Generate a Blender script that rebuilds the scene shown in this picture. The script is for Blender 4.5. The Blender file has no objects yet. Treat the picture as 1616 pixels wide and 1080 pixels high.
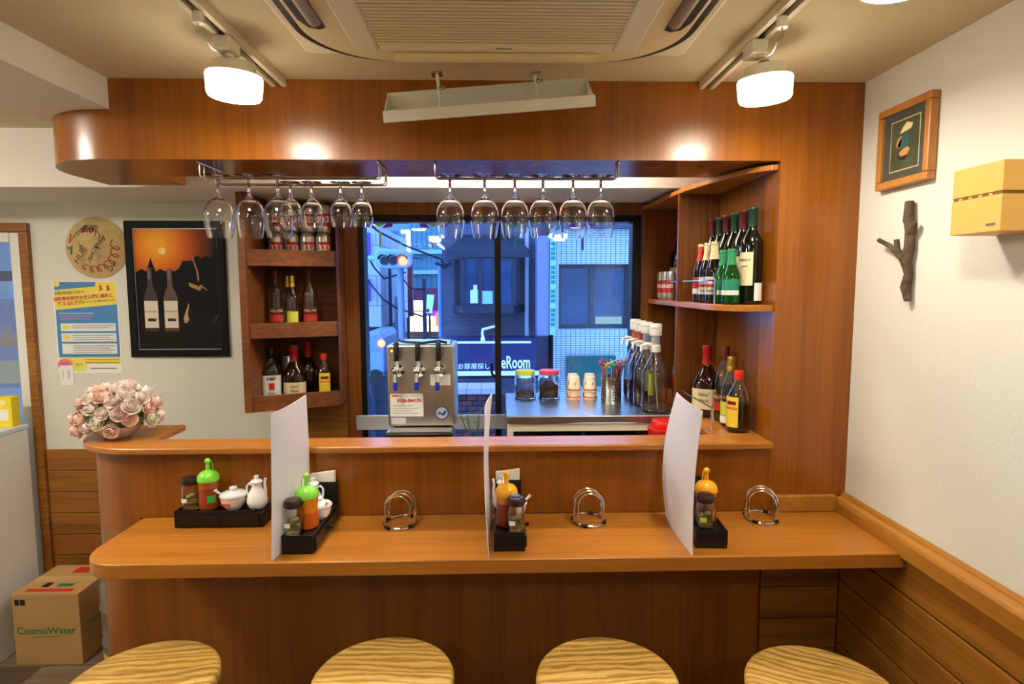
import bpy, bmesh, math, random
from mathutils import Vector, Matrix
random.seed(7)
PI = math.pi
sc = bpy.context.scene
col = sc.collection

# ------------------------------------------------------------------ camera
FPX = 940.0
CAM = Vector((0.0, 0.0, 1.62))
_yaw = math.atan((808 - 785) / FPX)
_pit = math.atan((540 - 452) / FPX)
_rol = 0.0025
FW = Vector((math.sin(_yaw) * math.cos(_pit), math.cos(_yaw) * math.cos(_pit), -math.sin(_pit)))
_r0 = Vector((math.cos(_yaw), -math.sin(_yaw), 0))
_u0 = _r0.cross(FW)
RT = _r0 * math.cos(_rol) - _u0 * math.sin(_rol)
UP = _u0 * math.cos(_rol) + _r0 * math.sin(_rol)
cd = bpy.data.cameras.new('camera')
cd.sensor_width = 36.0
cd.lens = FPX / 1616 * 36
cd.clip_start = 0.02
cd.clip_end = 200
cam = bpy.data.objects.new('camera', cd)
M = Matrix((RT, UP, -FW)).transposed().to_4x4()
M.translation = CAM
cam.matrix_world = M
col.objects.link(cam)
sc.camera = cam


def at(x, y, Y):
    """world point at depth Y on the line of sight of a photo pixel (surveying the photo)"""
    d = FW + RT * ((x - 808) / FPX) - UP * ((y - 540) / FPX)
    return CAM + d * (Y / d.y)


# ------------------------------------------------------------------ colour management, world
sc.view_settings.view_transform = 'Standard'
sc.view_settings.look = 'None'
sc.view_settings.gamma = 1.0
sc.view_settings.exposure = 1.0
sc.view_settings.use_curve_mapping = False
w = bpy.data.worlds.new('dusk_sky')
sc.world = w
w.use_nodes = True
nt = w.node_tree
bg = nt.nodes['Background']
tc = nt.nodes.new('ShaderNodeTexCoord')
nz = nt.nodes.new('ShaderNodeTexNoise')
nz.inputs['Scale'].default_value = 2.0
cr = nt.nodes.new('ShaderNodeValToRGB')
cr.color_ramp.elements[0].color = (0.12, 0.32, 0.86, 1)
cr.color_ramp.elements[1].color = (0.24, 0.48, 1.0, 1)
nt.links.new(tc.outputs['Generated'], nz.inputs['Vector'])
nt.links.new(nz.outputs['Fac'], cr.inputs['Fac'])
nt.links.new(cr.outputs['Color'], bg.inputs['Color'])
bg.inputs['Strength'].default_value = 2.3
LAMP_E = 90.0
LAMP_SIDE = 8.0
TUBE_E = 44.0
REAR_E = 8.0
ENTR_E = 56.0


# ------------------------------------------------------------------ materials
def S(r, g, b):
    def f(c):
        c /= 255.0
        return c / 12.92 if c <= 0.04045 else ((c + 0.055) / 1.055) ** 2.4
    return (f(r), f(g), f(b), 1.0)


_mats = {}


def mat(name, color=(0.8, 0.8, 0.8, 1), rough=0.5, metal=0.0, trans=0.0, ior=1.45, bump=None, vary=None,
        emis=None, coat=0.0, sss=0.0, spec=0.5, aniso=None):
    if name in _mats:
        return _mats[name]
    m = bpy.data.materials.new(name)
    m.use_nodes = True
    n = m.node_tree.nodes
    L = m.node_tree.links
    b = n['Principled BSDF']
    b.inputs['Base Color'].default_value = color
    b.inputs['Roughness'].default_value = rough
    b.inputs['Metallic'].default_value = metal
    b.inputs['Transmission Weight'].default_value = trans
    b.inputs['IOR'].default_value = ior
    b.inputs['Coat Weight'].default_value = coat
    b.inputs['Specular IOR Level'].default_value = spec
    if sss:
        b.inputs['Subsurface Weight'].default_value = sss
        b.inputs['Subsurface Radius'].default_value = (0.01, 0.006, 0.004)
    if emis:
        b.inputs['Emission Color'].default_value = emis[0]
        b.inputs['Emission Strength'].default_value = emis[1]
    if bump or vary:
        t = n.new('ShaderNodeTexCoord')
    if bump:
        x = n.new('ShaderNodeTexNoise')
        x.inputs['Scale'].default_value = bump[0]
        x.inputs['Detail'].default_value = 5
        L.new(t.outputs['Object'], x.inputs['Vector'])
        u = n.new('ShaderNodeBump')
        u.inputs['Strength'].default_value = bump[1]
        u.inputs['Distance'].default_value = bump[2] if len(bump) > 2 else 0.004
        L.new(x.outputs['Fac'], u.inputs['Height'])
        L.new(u.outputs['Normal'], b.inputs['Normal'])
    if vary:
        x = n.new('ShaderNodeTexNoise')
        x.inputs['Scale'].default_value = vary[0]
        x.inputs['Detail'].default_value = 4
        if len(vary) > 2:
            mp = n.new('ShaderNodeMapping')
            mp.inputs['Scale'].default_value = vary[2]
            L.new(t.outputs['Object'], mp.inputs['Vector'])
            L.new(mp.outputs['Vector'], x.inputs['Vector'])
        else:
            L.new(t.outputs['Object'], x.inputs['Vector'])
        r = n.new('ShaderNodeValToRGB')
        r.color_ramp.elements[0].position = 0.3
        r.color_ramp.elements[1].position = 0.7
        r.color_ramp.elements[0].color = color
        r.color_ramp.elements[1].color = vary[1]
        L.new(x.outputs['Fac'], r.inputs['Fac'])
        L.new(r.outputs['Color'], b.inputs['Base Color'])
    _mats[name] = m
    return m


def wood(name, c1, c2, axis='z', scale=9.0, rough=0.3, stretch=28, pore=0.35, ring=None, tint=0.0):
    """wood with the grain along one axis (object coordinates)"""
    if name in _mats:
        return _mats[name]
    m = bpy.data.materials.new(name)
    m.use_nodes = True
    n = m.node_tree.nodes
    L = m.node_tree.links
    b = n['Principled BSDF']
    b.inputs['Roughness'].default_value = rough
    t = n.new('ShaderNodeTexCoord')
    mp = n.new('ShaderNodeMapping')
    s = [scale, scale, scale]
    s['xyz'.index(axis)] = scale / stretch
    mp.inputs['Scale'].default_value = s
    L.new(t.outputs['Object'], mp.inputs['Vector'])
    x = n.new('ShaderNodeTexNoise')
    x.inputs['Scale'].default_value = 1.0
    x.inputs['Detail'].default_value = 8
    x.inputs['Roughness'].default_value = 0.62
    x.inputs['Distortion'].default_value = 0.6
    L.new(mp.outputs['Vector'], x.inputs['Vector'])
    r = n.new('ShaderNodeValToRGB')
    r.color_ramp.elements[0].position = 0.32
    r.color_ramp.elements[1].position = 0.68
    r.color_ramp.elements[0].color = c1
    r.color_ramp.elements[1].color = c2
    L.new(x.outputs['Fac'], r.inputs['Fac'])
    out = r.outputs['Color']
    f = n.new('ShaderNodeTexNoise')
    f.inputs['Scale'].default_value = 9.0
    f.inputs['Detail'].default_value = 5
    L.new(mp.outputs['Vector'], f.inputs['Vector'])
    r2 = n.new('ShaderNodeValToRGB')
    r2.color_ramp.elements[0].position = 0.35
    r2.color_ramp.elements[1].position = 0.6
    k = 1 - pore
    r2.color_ramp.elements[0].color = (k, k, k, 1)
    r2.color_ramp.elements[1].color = (1, 1, 1, 1)
    L.new(f.outputs['Fac'], r2.inputs['Fac'])
    mx = n.new('ShaderNodeMix')
    mx.data_type = 'RGBA'
    mx.blend_type = 'MULTIPLY'
    mx.inputs['Factor'].default_value = 1.0
    L.new(out, mx.inputs[6])
    L.new(r2.outputs['Color'], mx.inputs[7])
    out = mx.outputs[2]
    if ring:
        wv = n.new('ShaderNodeTexWave')
        wv.wave_type = 'BANDS'
        wv.bands_direction = ring[1]
        wv.inputs['Scale'].default_value = ring[0]
        wv.inputs['Distortion'].default_value = ring[2]
        wv.inputs['Detail'].default_value = 3
        wv.inputs['Detail Scale'].default_value = 1.4
        mp2 = n.new('ShaderNodeMapping')
        mp2.inputs['Scale'].default_value = ring[3]
        oi = n.new('ShaderNodeObjectInfo')
        L.new(t.outputs['Object'], mp2.inputs['Vector'])
        va = n.new('ShaderNodeVectorMath')
        va.operation = 'ADD'
        vm = n.new('ShaderNodeVectorMath')
        vm.operation = 'SCALE'
        vm.inputs[0].default_value = (3.0, 5.0, 0)
        L.new(oi.outputs['Random'], vm.inputs['Scale'])
        L.new(mp2.outputs['Vector'], va.inputs[0])
        L.new(vm.outputs['Vector'], va.inputs[1])
        L.new(va.outputs['Vector'], wv.inputs['Vector'])
        r3 = n.new('ShaderNodeValToRGB')
        r3.color_ramp.elements[0].position = 0.05
        r3.color_ramp.elements[1].position = 0.7
        r3.color_ramp.elements[0].color = ring[4]
        r3.color_ramp.elements[1].color = (1, 1, 1, 1)
        L.new(wv.outputs['Fac'], r3.inputs['Fac'])
        m2 = n.new('ShaderNodeMix')
        m2.data_type = 'RGBA'
        m2.blend_type = 'MULTIPLY'
        m2.inputs['Factor'].default_value = 1.0
        L.new(out, m2.inputs[6])
        L.new(r3.outputs['Color'], m2.inputs[7])
        out = m2.outputs[2]
    L.new(out, b.inputs['Base Color'])
    u = n.new('ShaderNodeBump')
    u.inputs['Strength'].default_value = 0.06
    u.inputs['Distance'].default_value = 0.002
    L.new(f.outputs['Fac'], u.inputs['Height'])
    L.new(u.outputs['Normal'], b.inputs['Normal'])
    _mats[name] = m
    return m


def glass(name, color=(1, 1, 1, 1), rough=0.0, ior=1.45):
    return mat(name, color, rough, trans=1.0, ior=ior)


def pane_glass(name, color=(1, 1, 1, 1), ior=1.5):
    """architectural glass: clear straight through, mirror by Fresnel"""
    if name in _mats:
        return _mats[name]
    m = bpy.data.materials.new(name)
    m.use_nodes = True
    n = m.node_tree.nodes
    L = m.node_tree.links
    n.remove(n['Principled BSDF'])
    tr = n.new('ShaderNodeBsdfTransparent')
    tr.inputs['Color'].default_value = color
    gl = n.new('ShaderNodeBsdfGlossy')
    gl.inputs['Roughness'].default_value = 0.0
    fr = n.new('ShaderNodeFresnel')
    fr.inputs['IOR'].default_value = ior
    mx = n.new('ShaderNodeMixShader')
    L.new(fr.outputs['Fac'], mx.inputs['Fac'])
    L.new(tr.outputs['BSDF'], mx.inputs[1])
    L.new(gl.outputs['BSDF'], mx.inputs[2])
    L.new(mx.outputs['Shader'], n['Material Output'].inputs['Surface'])
    _mats[name] = m
    return m


def sheet_mat(name, color, transl=0.4, clear=0.0):
    if name in _mats:
        return _mats[name]
    m = bpy.data.materials.new(name)
    m.use_nodes = True
    n = m.node_tree.nodes
    L = m.node_tree.links
    n.remove(n['Principled BSDF'])
    d = n.new('ShaderNodeBsdfDiffuse')
    d.inputs['Color'].default_value = color
    t = n.new('ShaderNodeBsdfTranslucent')
    t.inputs['Color'].default_value = color
    mx = n.new('ShaderNodeMixShader')
    mx.inputs['Fac'].default_value = transl
    L.new(d.outputs['BSDF'], mx.inputs[1])
    L.new(t.outputs['BSDF'], mx.inputs[2])
    g = n.new('ShaderNodeBsdfGlossy')
    g.inputs['Roughness'].default_value = 0.35
    m2 = n.new('ShaderNodeMixShader')
    m2.inputs['Fac'].default_value = 0.06
    L.new(mx.outputs['Shader'], m2.inputs[1])
    L.new(g.outputs['BSDF'], m2.inputs[2])
    last = m2
    if clear:
        tp = n.new('ShaderNodeBsdfTransparent')
        m3 = n.new('ShaderNodeMixShader')
        m3.inputs['Fac'].default_value = clear
        L.new(m2.outputs['Shader'], m3.inputs[1])
        L.new(tp.outputs['BSDF'], m3.inputs[2])
        last = m3
    L.new(last.outputs['Shader'], n['Material Output'].inputs['Surface'])
    _mats[name] = m
    return m


def glow(name, color, strength):
    return mat(name, (0.02, 0.02, 0.02, 1), 0.5, emis=(color, strength))


def brick_mat(name, c1, c2, mortar, bw, bh, ms=0.012, rough=0.7, off=0.5):
    if name in _mats:
        return _mats[name]
    m = bpy.data.materials.new(name)
    m.use_nodes = True
    n = m.node_tree.nodes
    L = m.node_tree.links
    b = n['Principled BSDF']
    b.inputs['Roughness'].default_value = rough
    t = n.new('ShaderNodeTexCoord')
    sx = n.new('ShaderNodeSeparateXYZ')
    cx = n.new('ShaderNodeCombineXYZ')
    L.new(t.outputs['Object'], sx.inputs['Vector'])
    ad = n.new('ShaderNodeMath')
    ad.operation = 'ADD'
    L.new(sx.outputs['X'], ad.inputs[0])
    L.new(sx.outputs['Y'], ad.inputs[1])
    L.new(ad.outputs['Value'], cx.inputs['X'])
    L.new(sx.outputs['Z'], cx.inputs['Y'])
    k = n.new('ShaderNodeTexBrick')
    k.inputs['Scale'].default_value = 1.0
    k.offset = off
    k.inputs['Color1'].default_value = c1
    k.inputs['Color2'].default_value = c2
    k.inputs['Mortar'].default_value = mortar
    k.inputs['Mortar Size'].default_value = ms
    k.inputs['Brick Width'].default_value = bw
    k.inputs['Row Height'].default_value = bh
    L.new(cx.outputs['Vector'], k.inputs['Vector'])
    L.new(k.outputs['Color'], b.inputs['Base Color'])
    u = n.new('ShaderNodeBump')
    u.inputs['Strength'].default_value = 0.4
    u.inputs['Distance'].default_value = 0.01
    u.invert = True
    L.new(k.outputs['Fac'], u.inputs['Height'])
    L.new(u.outputs['Normal'], b.inputs['Normal'])
    _mats[name] = m
    return m


# ------------------------------------------------------------------ mesh builder
class MB:
    def __init__(s):
        s.v = []
        s.f = []

    def add(s, vs, fs):
        o = len(s.v)
        s.v += [tuple(p) for p in vs]
        s.f += [tuple(i + o for i in q) for q in fs]
        return s

    def box(s, x0, x1, y0, y1, z0, z1):
        return s.add([(x0, y0, z0), (x1, y0, z0), (x1, y1, z0), (x0, y1, z0), (x0, y0, z1), (x1, y0, z1), (x1, y1, z1), (x0, y1, z1)],
                     [(0, 3, 2, 1), (4, 5, 6, 7), (0, 1, 5, 4), (1, 2, 6, 5), (2, 3, 7, 6), (3, 0, 4, 7)])

    def loop(s, pts, vec):
        """prism: a closed outline swept along vec"""
        n = len(pts)
        vs = [Vector(p) for p in pts] + [Vector(p) + Vector(vec) for p in pts]
        fs = [tuple(range(n))[::-1], tuple(range(n, 2 * n))]
        fs += [(i, (i + 1) % n, (i + 1) % n + n, i + n) for i in range(n)]
        return s.add(vs, fs)

    def prism(s, pts, z0, z1):
        return s.loop([(p[0], p[1], z0) for p in pts], (0, 0, z1 - z0))

    def lathe(s, prof, seg=24, c=(0, 0, 0), sx=1.0, sy=1.0, sq=None, axis='z'):
        """revolve (r, z) pairs; sq = superellipse exponent for squarish bodies"""
        rings = []
        vs = []
        fs = []
        for r, z in prof:
            if r < 1e-6:
                rings.append([len(vs)])
                vs.append((0, 0, z))
            else:
                ids = []
                for i in range(seg):
                    a = 2 * PI * (i + .5) / seg
                    ca, sa = math.cos(a), math.sin(a)
                    k = 1.0
                    if sq:
                        e = sq(z) if callable(sq) else sq
                        k = (abs(ca) ** e + abs(sa) ** e) ** (-1.0 / e)
                    ids.append(len(vs))
                    vs.append((r * k * ca * sx, r * k * sa * sy, z))
                rings.append(ids)
        for a, b in zip(rings, rings[1:]):
            if len(a) == 1 and len(b) == 1:
                continue
            for i in range(seg):
                j = (i + 1) % seg
                if len(a) == 1:
                    fs.append((a[0], b[j], b[i]))
                elif len(b) == 1:
                    fs.append((a[i], a[j], b[0]))
                else:
                    fs.append((a[i], a[j], b[j], b[i]))
        out = []
        for p in vs:
            if axis == 'y':
                p = (p[0], -p[2], p[1])
            elif axis == 'x':
                p = (p[2], p[1], -p[0])
            out.append((p[0] + c[0], p[1] + c[1], p[2] + c[2]))
        return s.add(out, fs)

    def cyl(s, r, z0, z1, seg=24, c=(0, 0, 0), r1=None, axis='z'):
        return s.lathe([(0, z0), (r, z0), (r if r1 is None else r1, z1), (0, z1)], seg, c, axis=axis)

    def tube(s, pts, r, seg=8, closed=False):
        P = [Vector(p) for p in pts]
        n = len(P)
        rr = r if isinstance(r, (list, tuple)) else [r] * n
        vs = []
        fs = []
        prev = None
        for i, p in enumerate(P):
            if closed:
                t = P[(i + 1) % n] - P[i - 1]
            else:
                t = P[min(i + 1, n - 1)] - P[max(i - 1, 0)]
            t.normalize()
            if prev is None:
                a = Vector((0, 0, 1)) if abs(t.z) < 0.9 else Vector((1, 0, 0))
                u = t.cross(a).normalized()
            else:
                u = (prev - t * prev.dot(t)).normalized()
            prev = u
            v = t.cross(u)
            for k in range(seg):
                a = 2 * PI * k / seg
                vs.append(p + (u * math.cos(a) + v * math.sin(a)) * rr[i])
        m = n if closed else n - 1
        for i in range(m):
            for k in range(seg):
                q = (k + 1) % seg
                j = (i + 1) % n
                fs.append((i * seg + k, i * seg + q, j * seg + q, j * seg + k))
        if not closed:
            fs.append(tuple(range(seg))[::-1])
            fs.append(tuple((n - 1) * seg + k for k in range(seg)))
        return s.add(vs, fs)

    def ball(s, c, r, seg=12, rings=8, sz=1.0):
        prof = [(r * math.sin(PI * i / rings), -r * sz * math.cos(PI * i / rings)) for i in range(rings + 1)]
        prof[0] = (0, -r * sz)
        prof[-1] = (0, r * sz)
        return s.lathe(prof, seg, c)

    def grid(s, fn, nu, nv, thick=None):
        """surface patch fn(u,v) in 0..1; thick = solidify along a vector or number"""
        vs = [fn(i / nu, j / nv) for j in range(nv + 1) for i in range(nu + 1)]
        w_ = nu + 1
        fs = [(j * w_ + i, j * w_ + i + 1, (j + 1) * w_ + i + 1, (j + 1) * w_ + i) for j in range(nv) for i in range(nu)]
        if thick is None:
            return s.add(vs, fs)
        n = len(vs)
        t = Vector(thick)
        v2 = [Vector(p) + t for p in vs]
        f2 = [tuple(i + n for i in q)[::-1] for q in fs]
        rim = [i for i in range(w_)] + [j * w_ + nu for j in range(1, nv + 1)] + [nv * w_ + i for i in range(nu - 1, -1, -1)] + [j * w_ for j in range(nv - 1, 0, -1)]
        f3 = [(rim[k], rim[k - 1], rim[k - 1] + n, rim[k] + n) for k in range(len(rim))]
        return s.add(list(map(Vector, vs)) + v2, fs + f2 + f3)


def obj(name, mb, m, parent=None, smooth=False, bevel=0, loc=None, rot=None, angle=40):
    me = bpy.data.meshes.new(name)
    me.from_pydata([tuple(p) for p in mb.v], [], mb.f)
    me.validate()
    bm_n = bmesh.new()
    bm_n.from_mesh(me)
    bmesh.ops.recalc_face_normals(bm_n, faces=bm_n.faces)
    bm_n.to_mesh(me)
    bm_n.free()
    me.materials.append(m)
    if smooth:
        me.shade_smooth()
        me.set_sharp_from_angle(angle=math.radians(angle))
    o = bpy.data.objects.new(name, me)
    col.objects.link(o)
    if parent is not None:
        o.parent = parent
    if loc is not None:
        o.location = loc
    if rot is not None:
        o.rotation_euler = rot
    if bevel:
        b = o.modifiers.new('bevel', 'BEVEL')
        b.width = bevel
        b.segments = 2
        b.limit_method = 'ANGLE'
    return o


def tag(o, label, cat, group=None, kind=None):
    if label:
        o['label'] = label
    if cat:
        o['category'] = cat
    if group:
        o['group'] = group
    if kind:
        o['kind'] = kind
    return o


def struct(o, label=None):
    o['kind'] = 'structure'
    if label:
        o['label'] = label
    return o


def thing(name, label, cat, loc=(0, 0, 0), rotz=0.0, group=None):
    o = bpy.data.objects.new(name, None)
    o.empty_display_size = 0.02
    col.objects.link(o)
    o.location = loc
    o.rotation_euler = (0, 0, rotz)
    return tag(o, label, cat, group)


def copy_tree(o, parent=None):
    c = o.copy()
    col.objects.link(c)
    c.parent = parent
    for ch in o.children:
        copy_tree(ch, c)
    return c


def dup(root, label, loc, rotz=None, group=None):
    c = copy_tree(root)
    c.location = loc
    if rotz is not None:
        c.rotation_euler = (0, 0, rotz)
    c['label'] = label
    if group:
        c['group'] = group
    return c


def text(body, size, m, parent=None, name='lettering', loc=(0, 0, 0), rot=(PI / 2, 0, 0), wrap=None, ax='CENTER', sx=1.0, bold=0.0, sp=1.0, thick=0.0002):
    """flat lettering as a mesh; wrap = radius of the cylinder it is printed on (local, facing -y)"""
    cu = bpy.data.curves.new('lettering', 'FONT')
    cu.body = body
    cu.size = size
    cu.align_x = ax
    cu.align_y = 'CENTER'
    cu.resolution_u = 2
    cu.offset = bold
    cu.space_character = sp
    cu.extrude = thick
    t = bpy.data.objects.new('lettering', cu)
    col.objects.link(t)
    me = bpy.data.meshes.new_from_object(t)
    bpy.data.objects.remove(t)
    bpy.data.curves.remove(cu)
    me.name = name
    for v in me.vertices:
        v.co.x *= sx
        if wrap:
            a = v.co.x / wrap
            rr = wrap + v.co.z
            v.co = Vector((rr * math.sin(a), -rr * math.cos(a), v.co.y))
    me.materials.clear()
    me.materials.append(m)
    o = bpy.data.objects.new(name, me)
    col.objects.link(o)
    if parent is not None:
        o.parent = parent
    o.location = loc
    o.rotation_euler = (0, 0, 0) if wrap and rot == (PI / 2, 0, 0) else rot
    return o


def arc(cx, cy, r, a0, a1, n=12):
    return [(cx + r * math.cos(math.radians(a0 + (a1 - a0) * i / n)), cy + r * math.sin(math.radians(a0 + (a1 - a0) * i / n))) for i in range(n + 1)]


def patch(r, z0, z1, a0, a1, t=0.0006, n=14, sq=None, sx=1.0, sy=1.0):
    """curved label on a bottle: angles in degrees, 0 faces -y"""
    mb = MB()

    def rad(a):
        ca, sa = math.sin(a), -math.cos(a)
        if not sq:
            return 1.0
        return (abs(ca) ** sq + abs(sa) ** sq) ** (-1.0 / sq)

    def fn(rr):
        def g(u, v):
            a = math.radians(a0 + (a1 - a0) * u)
            k = rad(a) * rr
            return Vector((k * math.sin(a) * sx, -k * math.cos(a) * sy, z0 + (z1 - z0) * v))
        return g
    outer = fn(r + t)
    inner = fn(r)
    vs = [outer(i / n, j) for j in (0, 1) for i in range(n + 1)] + [inner(i / n, j) for j in (0, 1) for i in range(n + 1)]
    w_ = n + 1
    fs = []
    for i in range(n):
        fs.append((i, i + 1, w_ + i + 1, w_ + i))
        fs.append((2 * w_ + i + 1, 2 * w_ + i, 3 * w_ + i, 3 * w_ + i + 1))
        fs.append((i + 1, i, 2 * w_ + i, 2 * w_ + i + 1))
        fs.append((w_ + i, w_ + i + 1, 3 * w_ + i + 1, 3 * w_ + i))
    fs.append((0, w_, 3 * w_, 2 * w_))
    fs.append((w_ - 1, 2 * w_ - 1 + 2 * w_, 4 * w_ - 1, 2 * w_ - 1) if False else (n, 2 * w_ + n, 3 * w_ + n, w_ + n))
    return mb.add(vs, fs)


# palette
WALL = mat('wall_plaster', S(222, 218, 206), 0.85, bump=(120, 0.25, 0.004))
CEIL = mat('ceiling_paper', S(206, 190, 154), 0.9, bump=(160, 0.2, 0.003))
BEAMW = mat('beam_paint', S(222, 216, 204), 0.85, bump=(40, 0.15, 0.004))
WV = wood('cherry_vertical', S(136, 74, 13), S(158, 91, 19), 'z', 9, 0.26, pore=.16)
WX = wood('cherry_counter', S(168, 101, 30), S(190, 123, 42), 'x', 9, 0.3, pore=0.2)
WL = wood('cherry_ledge', S(162, 96, 31), S(190, 120, 46), 'x', 9, 0.3, pore=0.2)
WS = wood('cherry_shelf', S(120, 68, 24), S(146, 88, 34), 'z', 9, 0.3)
WP = wood('pine_plank_x', S(140, 84, 25), S(172, 112, 40), 'x', 7, 0.4)
WPY = wood('pine_plank_y', S(140, 84, 25), S(172, 112, 40), 'y', 7, 0.4)
WT = wood('trim_oak', S(166, 107, 35), S(190, 131, 50), 'y', 7, 0.32, pore=0.2)
WSTOOL = wood('stool_pine', S(206, 164, 84), S(224, 184, 104), 'x', 6, 0.38, pore=0.25,
              ring=(15.0, 'Y', 9.0, (0.30, 1.0, 1.0), (0.66, 0.54, 0.36, 1)))
WHITE = mat('white_plastic', S(236, 234, 228), 0.4)
CREAM = mat('cream_plastic', S(226, 214, 184), 0.45)
CERAM = mat('white_ceramic', S(240, 240, 238), 0.12, coat=0.5)
STEEL = mat('brushed_steel', S(190, 188, 182), 0.25, 1.0, bump=(300, 0.05, 0.001))
CHROME = mat('chrome', S(225, 225, 225), 0.08, 1.0)
BLACK = mat('black_plastic', S(18, 16, 15), 0.35)
BLACKW = mat('black_lacquer_wood', S(20, 16, 14), 0.4, bump=(80, 0.05))
DARKF = mat('dark_bronze_frame', S(24, 20, 18), 0.4, 0.3)
ALU = mat('aluminium', S(190, 190, 188), 0.4, 0.7)
GLASS = glass('clear_glass')
PAPER = mat('paper_white', S(238, 236, 228), 0.8)
INK = mat('ink_black', S(25, 22, 22), 0.7)
INKR = mat('ink_red', S(206, 48, 34), 0.7)

# ================================================================== the setting
XL, XR, YF, YB, ZC = -2.7, 1.093, -4.6, 2.8, 2.218
FLOORM = mat('floor_vinyl', S(128, 112, 94), 0.5)
floor = struct(obj('floor', MB().box(XL - .1, XR + .1, YF - .1, 3.7, -.1, 0), FLOORM), 'greyish brown plank floor at the foot of the bar')
PLK = wood('floor_oak', S(120, 100, 80), S(150, 128, 104), 'x', 6, 0.45)
pm = None
for i in range(13):
    for j in range(2):
        x0 = -2.69 + j * .75 - (i % 2) * .3
        o = obj('plank', MB().box(0, .746, 0, .116, 0, .004), PLK, floor) if pm is None else bpy.data.objects.new('plank', pm)
        if pm is None:
            pm = o.data
        else:
            col.objects.link(o)
            o.parent = floor
        o.location = (x0 if x0 > -2.7 else -2.7 + .002, 1.28 + i * .118, 0)
struct(obj('ceiling', MB().box(XL - .1, XR + .1, YF - .1, YB, ZC, ZC + .1), CEIL), 'cream papered ceiling above the bar')
struct(obj('wall_right', MB().box(XR, XR + .1, YF - .1, YB + .1, 0, ZC), WALL), 'off-white textured plaster wall on the right')
struct(obj('wall_left', MB().box(XL - .1, XL, YF - .1, 3.7, 0, ZC), WALL))
struct(obj('wall_front', MB().box(XL, XR, YF - .1, YF, 0, ZC), WALL))
WX0, WX1, WZ0, WZ1 = -0.655, 0.69, 0.80, 1.945
wb = MB()
wb.box(-2.125, WX0, YB, YB + .1, 0, ZC)
wb.box(WX1, XR, YB, YB + .1, 0, ZC)
wb.box(WX0, WX1, YB, YB + .1, 0, WZ0)
wb.box(WX0, WX1, YB, YB + .1, WZ1, ZC)
wb.box(XL, -2.125, YB, YB + .1, 1.91, ZC)
wall_back = struct(obj('wall_back', wb, WALL), 'cream plaster back wall with posters')
for i in range(8):
    z = .862 - i * .1035
    obj('plank', MB().box(-2.12, -.66, YB - .012, YB - .0005, z - .1, z), WP, wall_back, bevel=.003)
for (x0, x1, y0, y1, z0, z1, nm, lb) in [(-1.393, -1.116, YF, 2.35, 2.132, ZC, 'ceiling_beam', 'pale boxed beam running along the ceiling on the left'),
                                         (XL, XR, 2.35, YB, 2.0, ZC, 'ceiling_beam', 'white painted beam above the kitchen window')]:
    struct(obj(nm, MB().box(x0, x1, y0, y1, z0, z1), BEAMW), lb)

# right-hand post, soffit over the bar
post = struct(obj('wall_bar_post', MB().box(.848, XR, 1.80, 1.90, 0, ZC), WV), 'reddish veneered panel right of the bar opening')
for i in range(9):
    z = .8725 - .1035 * i
    if z > .1:
        obj('plank', MB().box(.832, 1.079, 1.787, 1.7995, z - .0995, z), WP, post, bevel=.003)
sof = MB()
sof.prism([(-1.118, 1.80), (.8475, 1.80), (.8475, 2.075), (-1.118, 2.075)], 1.991, ZC - .0005)
sof2 = MB().prism(arc(-1.14, 2.07, .27, 270, 180, 14) + [(-1.41, 2.25), (-1.135, 2.25), (-1.135, 2.076), (-1.1185, 2.076), (-1.1185, 1.80)], 1.991, 2.1315)
soffit = struct(obj('soffit', sof, WV), 'reddish veneered soffit box above the bar')
obj('rounded_end', sof2, WV, soffit, smooth=True, angle=30)
struct(obj('wall_kitchen', MB().box(.849, .862, 1.901, YB, 0, 2.0), WS), 'wood side panel behind the right bottle shelves')

# wainscot boards and chair rail on the right wall
wr = bpy.data.objects['wall_right']
obj('plank_backing', MB().box(1.0885, XR - .0004, -1.2, 1.786, .005, .9), mat('groove_dark', S(52, 30, 12), .8), wr)
bm_ = None
for i in range(9):
    z = .8975 - .1035 * i
    if bm_ is None:
        o = obj('plank', MB().box(1.0795, XR - .0005, -1.2, 1.786, -.0985, 0), WPY, wr, bevel=.004)
        bm_ = o
    else:
        o = bm_.copy()
        col.objects.link(o)
    o.location = (0, 0, z)
rail = [(XR - .0005, -1.2, .9), (1.066, -1.2, .9), (1.058, -1.2, .906), (1.058, -1.2, .946), (1.064, -1.2, .956), (1.078, -1.2, .96), (1.08, -1.2, .968), (1.088, -1.2, .973), (XR - .0005, -1.2, .973)]
struct(obj('trim_1', MB().loop(rail, (0, 2.999, 0)), WT, bevel=.002), 'golden wood chair rail along the right wall')
struct(obj('trim_2', MB().box(.86, 1.057, 1.781, 1.7995, .9145, .967), WT, bevel=.004), 'golden wood upstand behind the counter end')

# ------------------------------------------------------------------ doorway on the left
door = bpy.data.objects.new('door_1', None)
col.objects.link(door)
struct(door, 'wood framed doorway with aluminium glazed door on the left')
jm = MB().box(-2.163, -2.124, 2.775, 2.9, 0, 1.872)
obj('jamb', jm, WP, door, bevel=.003)
obj('header', MB().box(XL, -2.124, 2.775, 2.9, 1.873, 1.911), WP, door, bevel=.003)
obj('stile', MB().box(-2.222, -2.165, 2.80, 2.84, .01, 1.871), WHITE, door, bevel=.004)
obj('top_rail', MB().box(XL + .01, -2.224, 2.80, 2.84, 1.825, 1.871), WHITE, door, bevel=.004)
obj('light_block_panel', MB().box(XL + .01, -2.224, 2.81, 2.83, .01, .98), WHITE, door)  # opaque panel added so no outside blue light comes in below the pane
obj('pane', MB().box(XL + .01, -2.224, 2.817, 2.821, .981, 1.824), pane_glass('door_glass', (.92, .96, 1, 1)), door)

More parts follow.
